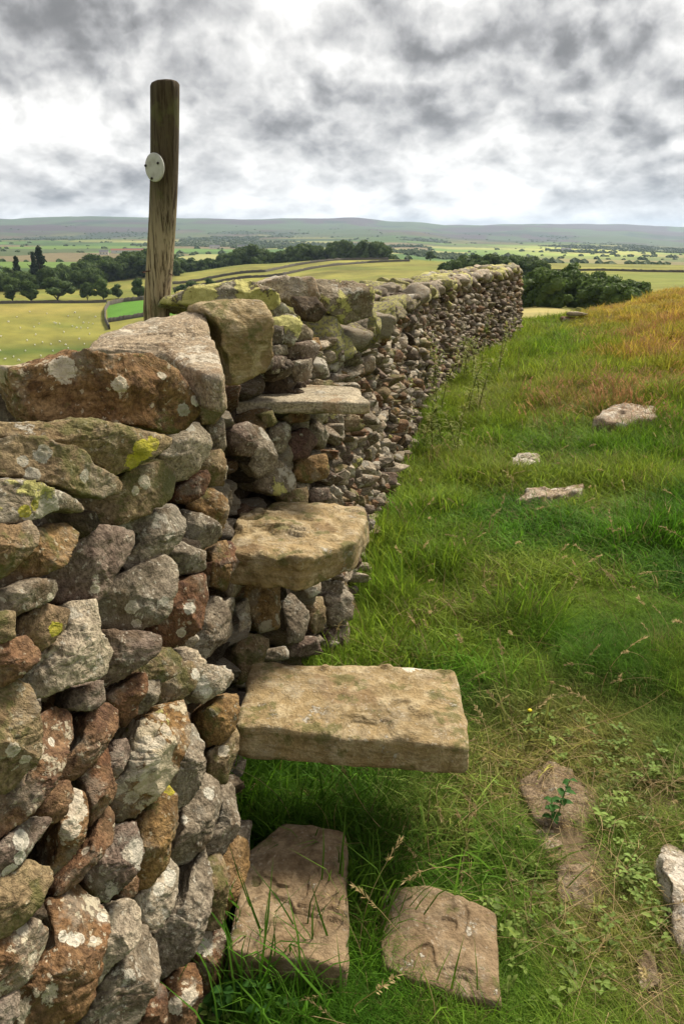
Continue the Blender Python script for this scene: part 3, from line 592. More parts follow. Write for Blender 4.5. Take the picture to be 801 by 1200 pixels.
slab('capstone', [(98,405,-.245),(122,387,-.225),(165,372,-.21),(203,361,-.195),(236,362,-.20),(247,378,-.21),(256,410,-.235),(264,444,-.265),(235,436,-.262),(190,415,-.25),(150,408,-.245)], .085, top_m, seed=31, rough=.035, strata=.02, facets=0, label='broad pale capstone lying in front of the post')
# procedural wall stones
def rock_variant(seed, nt=30, npf=18, flat=1.0):
    rs = np.random.default_rng(seed); k = rs.integers(6, 9); th = np.sort((np.arange(k)+rs.uniform(-.35, .35, k))*2*math.pi/k)
    pl = np.c_[np.cos(th)*rs.uniform(.8, 1.05, k), np.sin(th)*rs.uniform(.8, 1.05, k)]
    return lump(pl, [0, 0, 0], (1, 0, 0), (0, 1, 0), (0, 0, 1), .9, .9, e=(.22, .26), facets=2, rough=.055, strata=.04, nt=nt, npf=npf, seed=seed, up=False, tilt=.5, allround=11)
VAR = [rock_variant(100+i) for i in range(14)]; VARM = [mesh('rock', V, [q_, t_]) for V, q_, t_ in VAR]
VLO = [rock_variant(200+i, 14, 10) for i in range(10)]
todo = []     # (y, pos, scale, matrix rows, mat key)
def place(y, z, hl, hh, hd, out=0.0, tilt=.2, mats=None):
    x = float(xface(y, z))+out; dy = .05; tx = float(xface(y+dy, z)-xface(y-dy, z))/(2*dy)
    T = Vector((tx*.6, 1, random.gauss(0, tilt))).normalized(); O = Vector((1, -tx+random.gauss(0, .3), .12+random.gauss(0, .25))).normalized()
    O = (O-T*O.dot(T)).normalized(); U = O.cross(T)*-1
    if U.z < 0: U = -U
    todo.append((y, (x, y, z), T*hl, U*hh, O*hd, mats))
def pick(y):
    r_ = random.random()
    return 'grey' if r_ < .28 else 'purple' if r_ < .44 else 'buff' if r_ < .56 else 'rust' if r_ < .68 else 'pale' if r_ < .84 else 'ochre' if r_ < .90 else 'dark' if r_ < .95 else 'green'
def course_fill(y0, y1, back=0.0, size=1.0, dark=0.0):
    y = y0
    z = -1.68
    while z < -.28:
        h = random.uniform(.055, .10)*size; y = y0+random.uniform(-.1, .1)
        while y < y1:
            l = random.uniform(.08, .19)*size
            g = float(ground_z(np.array([float(base_x(y))]), np.array([y]))[0]); tz = float(top_z(y))-(.30 if y < 1.8 else .14 if y < 2.5 else 0)
            zz_ = z + (g+1.62)*(1-(z+1.68)/1.4)
            if g-.1 < zz_ < tz-.05:
                hh = h*random.uniform(.46, .80); place(y+l/2, zz_+h/2+random.gauss(0, .012), l*random.uniform(.42, .62), hh, random.uniform(.09, .14), out=-.085-back+random.gauss(0, .025), tilt=.5, mats='dark' if random.random() < dark else pick(y))
            y += l*random.uniform(.85, 1.05)
        z += h*.98
course_fill(-2.2, .42, 0)
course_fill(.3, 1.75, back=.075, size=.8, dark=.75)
course_fill(1.7, 3.0, back=.035, size=.85, dark=.25)
course_fill(2.9, 19.5, 0, .80)
# coping: two or three stones across the top
y = 2.6
while y < 20:
    tz = float(top_z(y)); w_ = random.uniform(.13, .2)
    for k, off in enumerate((-.04, -.26, -.45)):
        yy = y+random.uniform(-.05, .05); 
        if yy < 3.5 and k == 0: continue
        x = float(xface(yy, tz))+off
        a = random.uniform(-.5, .5); T = Vector((math.sin(a), math.cos(a), random.gauss(0, .12))).normalized(); O = Vector((T.y, -T.x, random.gauss(0, .15))).normalized(); U = O.cross(T)*-1
        if U.z < 0: U = -U
        todo.append((yy, (x, yy, tz-.05+random.uniform(-.03, .03)+(.03 if k == 1 else 0)), T*w_*random.uniform(.8, 1.2), U*random.uniform(.07, .12), O*random.uniform(.13, .19), 'cope'))
    y += w_*1.35
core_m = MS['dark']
todo.sort(key=lambda e_: (e_[0] if e_[0] > .3 else e_[0]+8))
vis = [e_ for e_ in todo if not (e_[0] < 1.75)]
ncop = 0; nst = 300-cnt['stone']-6
JV = {}; 
for e_ in todo:
    yy, pos, T, U, O, mk = e_; cop = mk == 'cope'
    M = Matrix((T, U, O)).transposed().to_4x4(); M.translation = Vector(pos)
    key = random.choice(['lich', 'lich', 'lich', 'green', 'pale', 'grey']) if cop else mk
    if yy >= 1.75 and ((cop and ncop < 90) or (not cop and nst > 0)):
        if cop: ncop += 1
        else: nst -= 1
        o = obj('coping_stone' if cop else 'stone', random.choice(VARM), wall)
        o.matrix_basis = M
        if not len(o.data.materials): o.data.materials.append(None)
        o.material_slots[0].link = 'OBJECT'; o.material_slots[0].material = MS[key]
    else:
        V, q_, t_ = random.choice(VAR if yy < 6 and yy > 0 else VLO)
        W = V@np.array([T, U, O])+np.array(pos); nm = 'hearting_stones' if (yy < 1.75) else ('far_coping_stones' if cop else 'far_stones')
        if yy < .3: nm = 'far_stones'
        d_ = JV.setdefault(nm, [[], [], [], [], [], 0]); d_[0].append(W); d_[1].append(q_+d_[5]); d_[2].append(t_+d_[5]); d_[3].append(np.full(len(q_), KEYS.index(key))); d_[4].append(np.full(len(t_), KEYS.index(key))); d_[5] += len(W)
for nm, d_ in JV.items():
    obj(nm, mesh(nm, np.concatenate(d_[0]), [np.concatenate(d_[1]), np.concatenate(d_[2])], mats=[MS[k] for k in KEYS], midx=np.concatenate([np.concatenate(d_[3]), np.concatenate(d_[4])])), wall, kind='stuff')
# rubble core behind the faces
ys = np.concatenate([np.arange(-2.4, 4, .05), np.arange(4, 20, .12)]); rows = []
for y in ys:
    tz = core_top(y); gz = float(ground_z(np.array([float(base_x(y))]), np.array([y]))[0])-.25
    fr = [(float(xface(y, z))-.15, z) for z in np.linspace(gz, tz, 14)]; xt = float(xface(y, tz)); bk = [(xt-(.48 if y > 2 else .26)-.14*(tz-z), z) for z in np.linspace(tz, gz, 14)]
    rows.append([(x, y, z) for x, z in fr+bk])
rows = np.array(rows); n_ = rows+np.stack([fbm(rows*7, 61, 3), fbm(rows*7, 62, 3)*.5, fbm(rows*7, 63, 3)*.7], -1)*.025; nr, nc = rows.shape[:2]; ii = np.arange(nr*nc).reshape(nr, nc)
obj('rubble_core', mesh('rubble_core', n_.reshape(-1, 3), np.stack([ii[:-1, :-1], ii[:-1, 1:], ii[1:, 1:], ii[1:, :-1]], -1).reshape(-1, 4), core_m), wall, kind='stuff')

# ------------------------------------------------------------------ waymark post
wm, t = newmat('weathered_timber')
tc = t.n('ShaderNodeTexCoord').outputs['Object']
g1 = t.noise(t.n('ShaderNodeMapping', {'Vector': tc, 'Scale': (60, 60, 3.0)}).outputs[0], 1.5, 6, .7, .3).outputs[0]
g2 = t.noise(t.n('ShaderNodeMapping', {'Vector': tc, 'Scale': (14, 14, 1.2)}).outputs[0], 1.2, 4, .6).outputs[0]
hz = t.n('ShaderNodeSeparateXYZ', {0: tc}).outputs[2]
cl = t.mix(t.ss(g2, .35, .65), (.24, .17, .09), (.38, .31, .20)); cl = t.mix(t.ss(g1, .45, .62), cl, (.05, .033, .018))
wet = t.ss(t.math('ADD', hz, t.math('MULTIPLY', g2, .25)), .30, .62, 0, .88); cl = t.mix(wet, cl, (.035, .023, .013))
mo = t.ss(t.noise(tc, 9, 4).outputs[0], .55, .65, 0, .5); cl = t.mix(mo, cl, (.10, .10, .035))
principled(t, cl, .85, t.math('ADD', g1, t.math('MULTIPLY', g2, .4)), .8, .008, .2)
pb = at_y(183, 362, 2.95); pt = at_y(193.5, 103, 2.90)
post = obj('waymark_post', None, label='round weathered wooden post leaning beside the wall with a white disc', cat='post', loc=tuple(pb))
H = float(np.linalg.norm(pt-pb)); nt_, nh = 48, 160; th = np.linspace(0, 2*math.pi, nt_, endpoint=False); zs = np.linspace(-1.75, H, nh); V = []
for z in zs:
    f = max(z, 0)/H; rad = .0465+.0015*f
    ra = rad*(1+.03*fbm(np.stack([np.cos(th)*3, np.sin(th)*3, np.full(nt_, z*1.2)], -1), 71, 3)+.035*np.minimum(0, fbm(np.stack([np.cos(th)*7, np.sin(th)*7, np.full(nt_, z*.8)], -1), 75, 2)))
    cx, cy = (pt-pb)[0]*f+.010*math.sin(f*3.1), (pt-pb)[1]*f
    V.append(np.stack([cx+ra*np.cos(th), cy+ra*np.sin(th), np.full(nt_, z)+(.006*np.cos(th+1) if z > H-.002 else 0)], -1))
base_top = V[-1].copy()
for k in (.93, .6, .25): V.append(base_top.mean(0)+(base_top-base_top.mean(0))*k+np.array([0, 0, .006]))
V = np.concatenate(V); m = len(V)//nt_; ii = np.arange(m*nt_).reshape(m, nt_); jj = np.roll(ii, -1, 1)
obj('timber', mesh('timber', V, [np.stack([ii[:-1], jj[:-1], jj[1:], ii[1:]], -1).reshape(-1, 4), ii[-1:][:, ::1]], wm), post)
# disc faces left-forward of the camera, curved lip, three nails
dm, t = newmat('white_plastic_disc'); tc = t.n('ShaderNodeTexCoord').outputs['Object']
principled(t, t.mix(t.ss(t.noise(tc, 40, 4).outputs[0], .45, .7, 0, .55), (.42, .41, .385), (.26, .245, .22)), .55)
nm_, t = newmat('dark_nail'); principled(t, (.025, .02, .018), .5)
rm, t = newmat('rusty_wire'); principled(t, (.07, .03, .018), .8)
dc = at_y(182, 196, 2.95-.098); dn = Vector((-.70, -.71, .0)).normalized(); dn = Vector((-.44, -.90, .0)).normalized()
side = Vector((0, 0, 1)).cross(dn).normalized(); upv = dn.cross(side)
th = np.linspace(0, 2*math.pi, 40, endpoint=False); rings = [(0, .004), (.026, .004), (.042, .004), (.045, .0025), (.045, -.002), (.041, -.003)]
c0 = Vector(dc)-Vector(pb)+dn*.008+Vector((.003, 0, 0)); V = []
for rad, hgt in rings:
    for a in th: V.append(c0+side*(rad*.86*math.cos(a))+upv*(rad*math.sin(a))+dn*hgt)
ii = np.arange(len(rings)*40).reshape(-1, 40); jj = np.roll(ii, -1, 1)
disc = obj('waymark_disc', mesh('waymark_disc', np.array(V), [np.stack([ii[:-1], ii[1:], jj[1:], jj[:-1]], -1).reshape(-1, 4)], dm), post)
def ball(name, c, r, mat, parent, n=10, fl=1.0):
    P, q_, t_ = lump([(math.cos(a)*r, math.sin(a)*r) for a in np.linspace(0, 2*math.pi, 12, endpoint=False)], [0, 0, 0], (1, 0, 0), (0, 1, 0), (0, 0, 1), r*fl, r*fl, e=(1, 1), facets=0, rough=0, strata=0, nt=n, npf=n)
    return obj(name, mesh(name, P, [q_, t_], mat), parent, loc=c)
for (a, b) in ((.018, .012), (-.012, -.034), (-.034, .006)): ball('nail', c0-side*-a+upv*b+dn*.005, .0045, nm_, disc)
def tube(path, rad, n=6, taper=None):
    path = np.array(path, float); V = []
    for i, p_ in enumerate(path):
        d_ = path[min(i+1, len(path)-1)]-path[max(i-1, 0)]; d_ /= np.linalg.norm(d_)+1e-9; s_ = np.cross(d_, [0, 0, 1.] if abs(d_[2]) < .9 else [1., 0, 0]); s_ /= np.linalg.norm(s_); u_ = np.cross(s_, d_)
        r_ = rad*(1 if taper is None else 1+(taper-1)*i/(len(path)-1))
        for k in range(n): a = 2*math.pi*k/n; V.append(p_+(s_*math.cos(a)+u_*math.sin(a))*r_)
    ii = np.arange(len(V)).reshape(-1, n); jj = np.roll(ii, -1, 1)
    return np.array(V), np.stack([ii[:-1], jj[:-1], jj[1:], ii[1:]], -1).reshape(-1, 4)
wc = (at_y(183, 318, 2.95)-pb); VV, FF = tube([(wc[0]+.0495*math.cos(a), wc[1]+.0495*math.sin(a), wc[2]+.006*math.sin(a*1+2.5)) for a in np.linspace(0, 2*math.pi, 40)], .0022)
VV2, FF2 = tube([(wc[0]+.05, wc[1]-.01, wc[2]-.004), (wc[0]+.062, wc[1]-.02, wc[2]-.012), (wc[0]+.055, wc[1]-.035, wc[2]-.006)], .0018)
obj('wire_ring', mesh('wire_ring', np.concatenate([VV, VV2]), np.concatenate([FF, FF2+len(VV)]), rm), post)

# ------------------------------------------------------------------ stones on the ground
def gz(x, y): return float(ground_z(np.array([x]), np.array([y]))[0])
def tag(o, label, cat, group=None):
    o['label'] = label; o['category'] = cat
    if group: o['group'] = group
    return o
o = slab('stone_slab', [(265,1112,-1.47),(284,1000,-1.49),(330,960,-1.50),(405,970,-1.50),(407,1060,-1.48),(404,1131,-1.47),(330,1120,-1.47)], .10, flag_m, seed=41, rough=.02, parent=None, nt=200, npf=110)
tag(o, 'brown stone slab on the ground against the foot of the wall, under the steps', 'stone slab')
o = slab('stone_slab', [(448,1132,-1.55),(446,1038,-1.55),(500,1030,-1.55),(540,1045,-1.55),(582,1068,-1.55),(588,1178,-1.55),(520,1156,-1.55)], .08, flag_m, seed=47, rough=.018, parent=None, nt=200, npf=110)
tag(o, 'brown stone slab sunk in the grass, to the right of the slab by the wall', 'stone slab')
white_m = stone_mat('white_lichened_rock', (.30, .27, .23), (.40, .37, .33), (.20, .17, .14), 1.5, speck=.8, white=(.68, .65, .60), strata=.7)
pink_m = stone_mat('weathered_field_rock', (.27, .21, .16), (.33, .28, .23), (.20, .15, .12), 1.1, speck=.3, white=(.62, .58, .52))
def rock(pts, z, thick, mat, seed, label, name='rock', **kw):
    c_ = at_z(*np.array(pts).mean(0), z); z = z if thick > .1 else gz(c_[0], c_[1])+.028
    o = slab(name, [(a, b, z) for a, b in pts], thick, mat, seed=seed, parent=None, nt=80, npf=36, e=(.35, .5), rough=kw.get('rough', .09), facets=4, strata=.03); return tag(o, label, 'rock')
rock([(768,985),(780,962),(801,975),(840,1010),(850,1090),(800,1108),(790,1060),(778,1020)], -1.50, .16, white_m, 51, 'black and white lichened rock in the turf at the right edge of the picture')
rock([(695,478),(715,467),(745,462),(778,466),(772,480),(735,484)], -1.30, .26, pink_m, 53, 'grey rock furthest up the slope among the russet grass')
rock([(594,534),(608,527),(633,526),(634,535),(612,540)], -1.48, .14, white_m, 55, 'small white rock in the grass between the two larger field rocks')
rock([(598,576),(620,564),(655,562),(687,558),(682,570),(640,577)], -1.46, .16, pink_m, 57, 'long flat buff rock in the grass, nearest below the small white rock')
earth_m = stone_mat('earthy_flat_stone', (.21, .165, .12), (.28, .23, .17), (.14, .105, .075), .3, speck=.2, strata=.5)
rock([(606,915),(640,888),(668,896),(700,938),(680,962),(625,958)], -1.585, .06, earth_m, 59, 'flat broken brown stone in the bare earth behind the little nettle', rough=.06)
rock([(650,1010),(694,1002),(708,1035),(690,1062),(655,1050)], -1.59, .06, earth_m, 61, 'flat brown stone in the bare earth below the little nettle', rough=.08)
rock([(628,965),(650,962),(655,985),(640,998),(630,985)], -1.575, .06, pink_m, 62, 'fist sized pale stone at the foot of the little nettle', rough=.12)
rock([(744,1118),(768,1108),(774,1152),(750,1156)], -1.59, .05, earth_m, 63, 'flat brown stone half buried near the bottom right corner', rough=.08)
# two-part boulder on the brow
c = at_y(671, 364, 16.6); g_ = gz(c[0], c[1])
b0 = obj('boulder', None, label='small dark boulder capped with a pale stone on the brow beyond the wall end', cat='boulder', loc=(c[0], c[1], g_))
W, q_, t_ = lump([(-.26,-.1),(.25,-.1),(.27,.1),(-.24,.1)], [0, 0, .02], (1, 0, 0), (0, 1, 0), (0, 0, 1), .14, .1, seed=5, nt=40, npf=20); obj('base_stone', mesh('base_stone', W, [q_, t_], MS['rust']), b0)
W, q_, t_ = lump([(-.14,-.1),(.26,-.12),(.24,.1),(-.12,.1)], [.02, 0, .19], (1, 0, 0), (0, 1, 0), (0, 0, 1), .05, .05, seed=6, nt=40, npf=16); obj('top_stone', mesh('top_stone', W, [q_, t_], MS['pale']), b0)

# ------------------------------------------------------------------ plants
def leafmat(name, tint='tint', trans=.42, inst=True, base=None):
    m, t = newmat(name)
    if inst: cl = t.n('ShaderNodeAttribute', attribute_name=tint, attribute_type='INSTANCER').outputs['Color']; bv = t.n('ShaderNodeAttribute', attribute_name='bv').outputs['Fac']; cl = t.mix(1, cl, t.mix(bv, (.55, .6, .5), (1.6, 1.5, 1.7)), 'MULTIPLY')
    else:
        nz = t.noise(t.n('ShaderNodeNewGeometry').outputs['Position'], base[2] if len(base) > 2 else 3, 3).outputs[0]; cl = t.mix(t.ss(nz, .35, .65), base[0], base[1])
    b = t.n('ShaderNodeBsdfPrincipled', {'Base Color': cl, 'Roughness': .7, 'Specular IOR Level': .15}); tr = t.n('ShaderNodeBsdfTranslucent', {'Color': cl})
    t.n('ShaderNodeOutputMaterial', {0: t.n('ShaderNodeMixShader', {0: trans, 1: b.outputs[0], 2: tr.outputs[0]}).outputs[0]}); return m
grass_m = leafmat('grass_blades'); 
def tuft(n, spread, h0, h1, w, seed, lean=.9, seg=3):
    rs = np.random.default_rng(seed); V = []; F = []; T = []; bv = []
    for i in range(n):
        a = rs.uniform(0, 2*math.pi); r_ = spread*math.sqrt(rs.uniform()); x, y = r_*math.cos(a), r_*math.sin(a); h = rs.uniform(h0, h1); b = rs.uniform(0, 2*math.pi); ln = h*lean*rs.uniform(.2, 1.1); ww = w*rs.uniform(.6, 1.2)
        sx, sy = -math.sin(b)*ww, math.cos(b)*ww; k0 = len(V); br = rs.uniform(0, 1)**1.3
        for s_ in range(seg):
            f = s_/seg; q = f*f*ln; zz_ = h*(f-.18*f*f*lean)
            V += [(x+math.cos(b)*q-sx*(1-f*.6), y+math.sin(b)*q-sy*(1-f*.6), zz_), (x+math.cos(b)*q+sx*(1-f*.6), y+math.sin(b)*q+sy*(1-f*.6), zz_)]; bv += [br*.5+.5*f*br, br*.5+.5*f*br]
        V.append((x+math.cos(b)*ln, y+math.sin(b)*ln, h*(1-.25*lean))); bv.append(br)
        for s_ in range(seg-1): F.append((k0+2*s_, k0+2*s_+1, k0+2*s_+3, k0+2*s_+2))
        T.append((k0+2*seg-2, k0+2*seg-1, k0+2*seg))
    return np.array(V), np.array(F), np.array(T), bv
def tuftset(cname, specs, mat):
    col_ = bpy.data.collections.new(cname)
    for i, s_ in enumerate(specs):
        V, F_, T_, bv = tuft(*s_); o = bpy.data.objects.new(cname+'_%02d' % i, mesh(cname, V, [F_, T_], mat, attrs={'bv': ('FLOAT', bv)})); col_.objects.link(o)
    return col_
def scatter(name, P, rot, scl, tint, idx, coll, label=None):
    me = bpy.data.meshes.new(name); me.vertices.add(len(P)); me.vertices.foreach_set('co', np.asarray(P, np.float32).ravel())
    def at_(k, typ, key, dat): a = me.attributes.new(k, typ, 'POINT'); a.data.foreach_set(key, np.asarray(dat).ravel())
    at_('rot', 'FLOAT_VECTOR', 'vector', rot.astype(np.float32)); at_('scl', 'FLOAT_VECTOR', 'vector', scl.astype(np.float32)); at_('idx', 'INT', 'value', idx.astype(np.int32))
    at_('tint', 'FLOAT_COLOR', 'color', np.concatenate([tint, np.ones((len(tint), 1))], 1).astype(np.float32)); me.update()
    o = obj(name, me, kind='stuff'); ng = bpy.data.node_groups.new(name, 'GeometryNodeTree')
    ng.interface.new_socket('Geometry', in_out='INPUT', socket_type='NodeSocketGeometry'); ng.interface.new_socket('Geometry', in_out='OUTPUT', socket_type='NodeSocketGeometry')
    N = ng.nodes; L = ng.links; gi = N.new('NodeGroupInput'); go = N.new('NodeGroupOutput'); ip = N.new('GeometryNodeInstanceOnPoints'); ci = N.new('GeometryNodeCollectionInfo')
    ci.inputs['Collection'].default_value = coll; ci.inputs['Separate Children'].default_value = True; ci.inputs['Reset Children'].default_value = True
    def na(k, typ): n_ = N.new('GeometryNodeInputNamedAttribute'); n_.data_type = typ; n_.inputs[0].default_value = k; return n_.outputs[0]
    L.new(gi.outputs[0], ip.inputs['Points']); L.new(ci.outputs[0], ip.inputs['Instance']); ip.inputs['Pick Instance'].default_value = True
    L.new(na('idx', 'INT'), ip.inputs['Instance Index']); L.new(na('rot', 'FLOAT_VECTOR'), ip.inputs['Rotation']); L.new(na('scl', 'FLOAT_VECTOR'), ip.inputs['Scale']); L.new(ip.outputs[0], go.inputs[0])
    md = o.modifiers.new('scatter', 'NODES'); md.node_group = ng
    if label: o['label'] = label
    return o
KEEP = []
for o in list(C.objects):
    if o.name.startswith(('stone_slab', 'rock')) and o.parent is None and o.type == 'MESH':
        co = np.array([v.co for v in o.data.vertices]); co = co[::3, :2]+np.array(o.location[:2]); KEEP.append((co.min(0), co.max(0), co))
def clear_of(x, y, pad=.0):
    ok = np.ones(len(x), bool)
    for mn, mx_, co in KEEP:
        inb = (x > mn[0]-.02) & (x < mx_[0]+.02) & (y > mn[1]-.02) & (y < mx_[1]+.02); k = np.where(inb)[0]
        if len(k):
            d_ = np.array([np.min((co[:, 0]-x[j])**2+(co[:, 1]-y[j])**2) for j in k]); ok[k[d_ < .02**2+.0]] = False
            # inside test by angle from the centre
            c_ = co.mean(0); an = np.arctan2(co[:, 1]-c_[1], co[:, 0]-c_[0]); rd = np.hypot(co[:, 0]-c_[0], co[:, 1]-c_[1])
            bins = np.full(36, 0.); np.maximum.at(bins, ((an+math.pi)/(2*math.pi)*35.99).astype(int), rd)
            a2 = np.arctan2(y[k]-c_[1], x[k]-c_[0]); r2 = np.hypot(y[k]-c_[1], x[k]-c_[0]); ok[k[r2 < bins[((a2+math.pi)/(2*math.pi)*35.99).astype(int)]*.97]] = False
    return ok
def sample(n, r0, r1, pw, a0=-.12, a1=.62, latmin=.02):
    latmin_ = latmin
    u = rng.uniform(0, 1, n); k = 2-pw; r = (r0**k+u*(r1**k-r0**k))**(1/k); a = rng.uniform(a0, a1, n); x, y = r*np.sin(a), r*np.cos(a)
    lat = x-base_x(y); ok = lat > latmin-.17*sst(1.6, 1.8, y)*(1-sst(2.4, 2.95, y)); return x[ok], y[ok], r[ok]
def grassfield(name, n, r0, r1, pw, coll, nv, s0, s1, hf, **kw):
    x, y, r = sample(n, r0, r1, pw, **kw); ok = clear_of(x, y) & (bare(x, y) < rng.uniform(.15, .75, len(x))); x, y, r = x[ok], y[ok], r[ok]
    z = ground_z(x, y)-.01; s_ = rng.uniform(s0, s1, len(x)); hh = s_*hf(x, y, r); m = len(x)
    t_ = grass_col(x, y)*(1+rng.uniform(-.28, .28, (m, 1)))*(1+rng.uniform(-.08, .08, (m, 3)))
    k = rng.uniform(0, 1, m) < .07; t_[k] = np.array([.27, .215, .09])*rng.uniform(.6, 1.1, (k.sum(), 1))
    rot = np.stack([rng.normal(0, .16, m), rng.normal(0, .16, m), rng.uniform(0, 6.28, m)], -1)
    return scatter(name, np.stack([x, y, z], -1), rot, np.stack([s_, s_, hh], -1), np.clip(t_, .004, .9), rng.integers(0, nv, m), coll)
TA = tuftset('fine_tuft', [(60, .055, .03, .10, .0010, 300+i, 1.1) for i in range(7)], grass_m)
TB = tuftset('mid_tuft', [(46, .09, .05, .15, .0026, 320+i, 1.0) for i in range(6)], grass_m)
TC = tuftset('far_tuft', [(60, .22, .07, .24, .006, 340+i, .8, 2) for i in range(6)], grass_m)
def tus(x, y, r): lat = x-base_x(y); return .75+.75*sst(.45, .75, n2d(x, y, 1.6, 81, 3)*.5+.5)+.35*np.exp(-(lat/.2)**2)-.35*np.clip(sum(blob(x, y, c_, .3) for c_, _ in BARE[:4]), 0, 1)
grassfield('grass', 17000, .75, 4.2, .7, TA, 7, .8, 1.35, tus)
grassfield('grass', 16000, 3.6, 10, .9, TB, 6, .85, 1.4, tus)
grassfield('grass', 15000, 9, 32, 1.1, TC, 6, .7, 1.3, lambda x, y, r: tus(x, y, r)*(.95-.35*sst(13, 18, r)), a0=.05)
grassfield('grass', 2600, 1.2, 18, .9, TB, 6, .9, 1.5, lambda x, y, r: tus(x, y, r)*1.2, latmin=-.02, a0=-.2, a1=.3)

# straw stalks, some with seed heads
def stalk(h, bend, rad=.0012, head=True, seed=0):
    rs = np.random.default_rng(seed); P_ = [(bend*h*f*f, .04*h*math.sin(f*4+seed), h*(f-.35*bend*f*f)) for f in np.linspace(0, 1, 9)]
    V, F_ = tube(P_, rad, 4, .4); Vs = [V]; Fs = [F_]; k = len(V)
    if head:
        e_ = np.array(P_[-1]); d_ = e_-np.array(P_[-2]); d_ /= np.linalg.norm(d_)
        for i in range(26):
            b_ = e_-d_*h*.2*rs.uniform(0, 1); r_ = rs.normal(0, 1, 3); r_ /= np.linalg.norm(r_); tip = b_+(d_*.8+r_*.7)*.014; s_ = np.cross(d_, r_)*.0022
            Vs.append(np.array([b_-s_*.3, b_+(tip-b_)*.5-s_, tip, b_+(tip-b_)*.5+s_])); Fs.append(np.array([[k, k+1, k+2, k+3]])); k += 4
    return np.concatenate(Vs), np.concatenate(Fs)
stalk_c = bpy.data.collections.new('stalks')
for i in range(8):
    V, F_ = stalk(random.uniform(.16, .38), random.uniform(.1, 1.3), .0011, i % 3 != 2, i); stalk_c.objects.link(bpy.data.objects.new('stalk_%02d' % i, mesh('stalk', V, F_, grass_m, attrs={'bv': ('FLOAT', np.full(len(V), .55))})))
x, y, r = sample(1100, 1.1, 13, 1.25, latmin=.03); ok = clear_of(x, y); x, y = x[ok], y[ok]; m = len(x)
tn = np.array([.38, .30, .14])*rng.uniform(.6, 1.25, (m, 1))
scatter('dry_grass', np.stack([x, y, ground_z(x, y)], -1), np.stack([rng.normal(0, .35, m), rng.normal(0, .35, m), rng.uniform(0, 6.3, m)], -1), np.repeat(rng.uniform(.6, 1.2, m)[:, None], 3, 1), tn, rng.integers(0, 8, m), stalk_c)
xs, ys_ = [], []
for c_, rad in STRAW+[(b_[0], b_[1]+.05) for b_ in BARE if b_[1] > 0]: xs.append(c_[0]+rng.normal(0, rad*.7, 60)); ys_.append(c_[1]+rng.normal(0, rad*.7, 60))
x, y = np.concatenate(xs), np.concatenate(ys_); m = len(x)
scatter('straw_litter', np.stack([x, y, ground_z(x, y)+.025+rng.uniform(0, .03, m)], -1), np.stack([rng.normal(0, .2, m), 1.35+rng.normal(0, .12, m), rng.uniform(0, 6.3, m)], -1), np.repeat(rng.uniform(.3, .8, m)[:, None], 3, 1), np.array([.46, .36, .18])*rng.uniform(.6, 1.3, (m, 1)), rng.integers(0, 8, m), stalk_c)
# russet seed heads on the slope
x, y, r = sample(15000, 6, 30, 1.0, a0=.10, a1=.6, latmin=.9); hw = sst(7, 13, r)*sst(.8, 2.6, x-base_x(y))*(n2d(x, y, .7, 17, 3)*.9+.22)+.25*blob(x, y, GP(690, 490), .9)
ok = rng.uniform(0, 1, len(x)) < hw; x, y = x[ok], y[ok]; m = len(x); tn = (np.array([.44, .30, .13])+np.array([.0, -.07, -.03])*rng.uniform(0, 1, (m, 1)))*rng.uniform(.6, 1.3, (m, 1)); pk = blob(x, y, GP(672, 483), .5)[:, None]; tn = tn*(1-.6*pk)+np.array([.40, .20, .14])*.6*pk
HC = bpy.data.collections.new('seedheads')
for i in range(5):
    Vs, Fs, k = [], [], 0
    for j in range(9):
        V, F_ = stalk(random.uniform(.16, .34), random.uniform(.1, .5), .0022, True, 50+i*9+j); V = V+np.array([random.uniform(-.12, .12), random.uniform(-.12, .12), 0]); Vs.append(V); Fs.append(F_+k); k += len(V)
    V = np.concatenate(Vs); HC.objects.link(bpy.data.objects.new('seedhead_%d' % i, mesh('seedhead', V, np.concatenate(Fs), grass_m, attrs={'bv': ('FLOAT', np.full(len(V), .5))})))
scatter('seeding_grass', np.stack([x, y, ground_z(x, y)], -1), np.stack([rng.normal(0, .15, m), rng.normal(0, .15, m), rng.uniform(0, 6.3, m)], -1), np.repeat((rng.uniform(.6, 1.05, m)*(1-.35*sst(12, 18, np.hypot(x, y))))[:, None], 3, 1), tn, rng.integers(0, 5, m), HC)

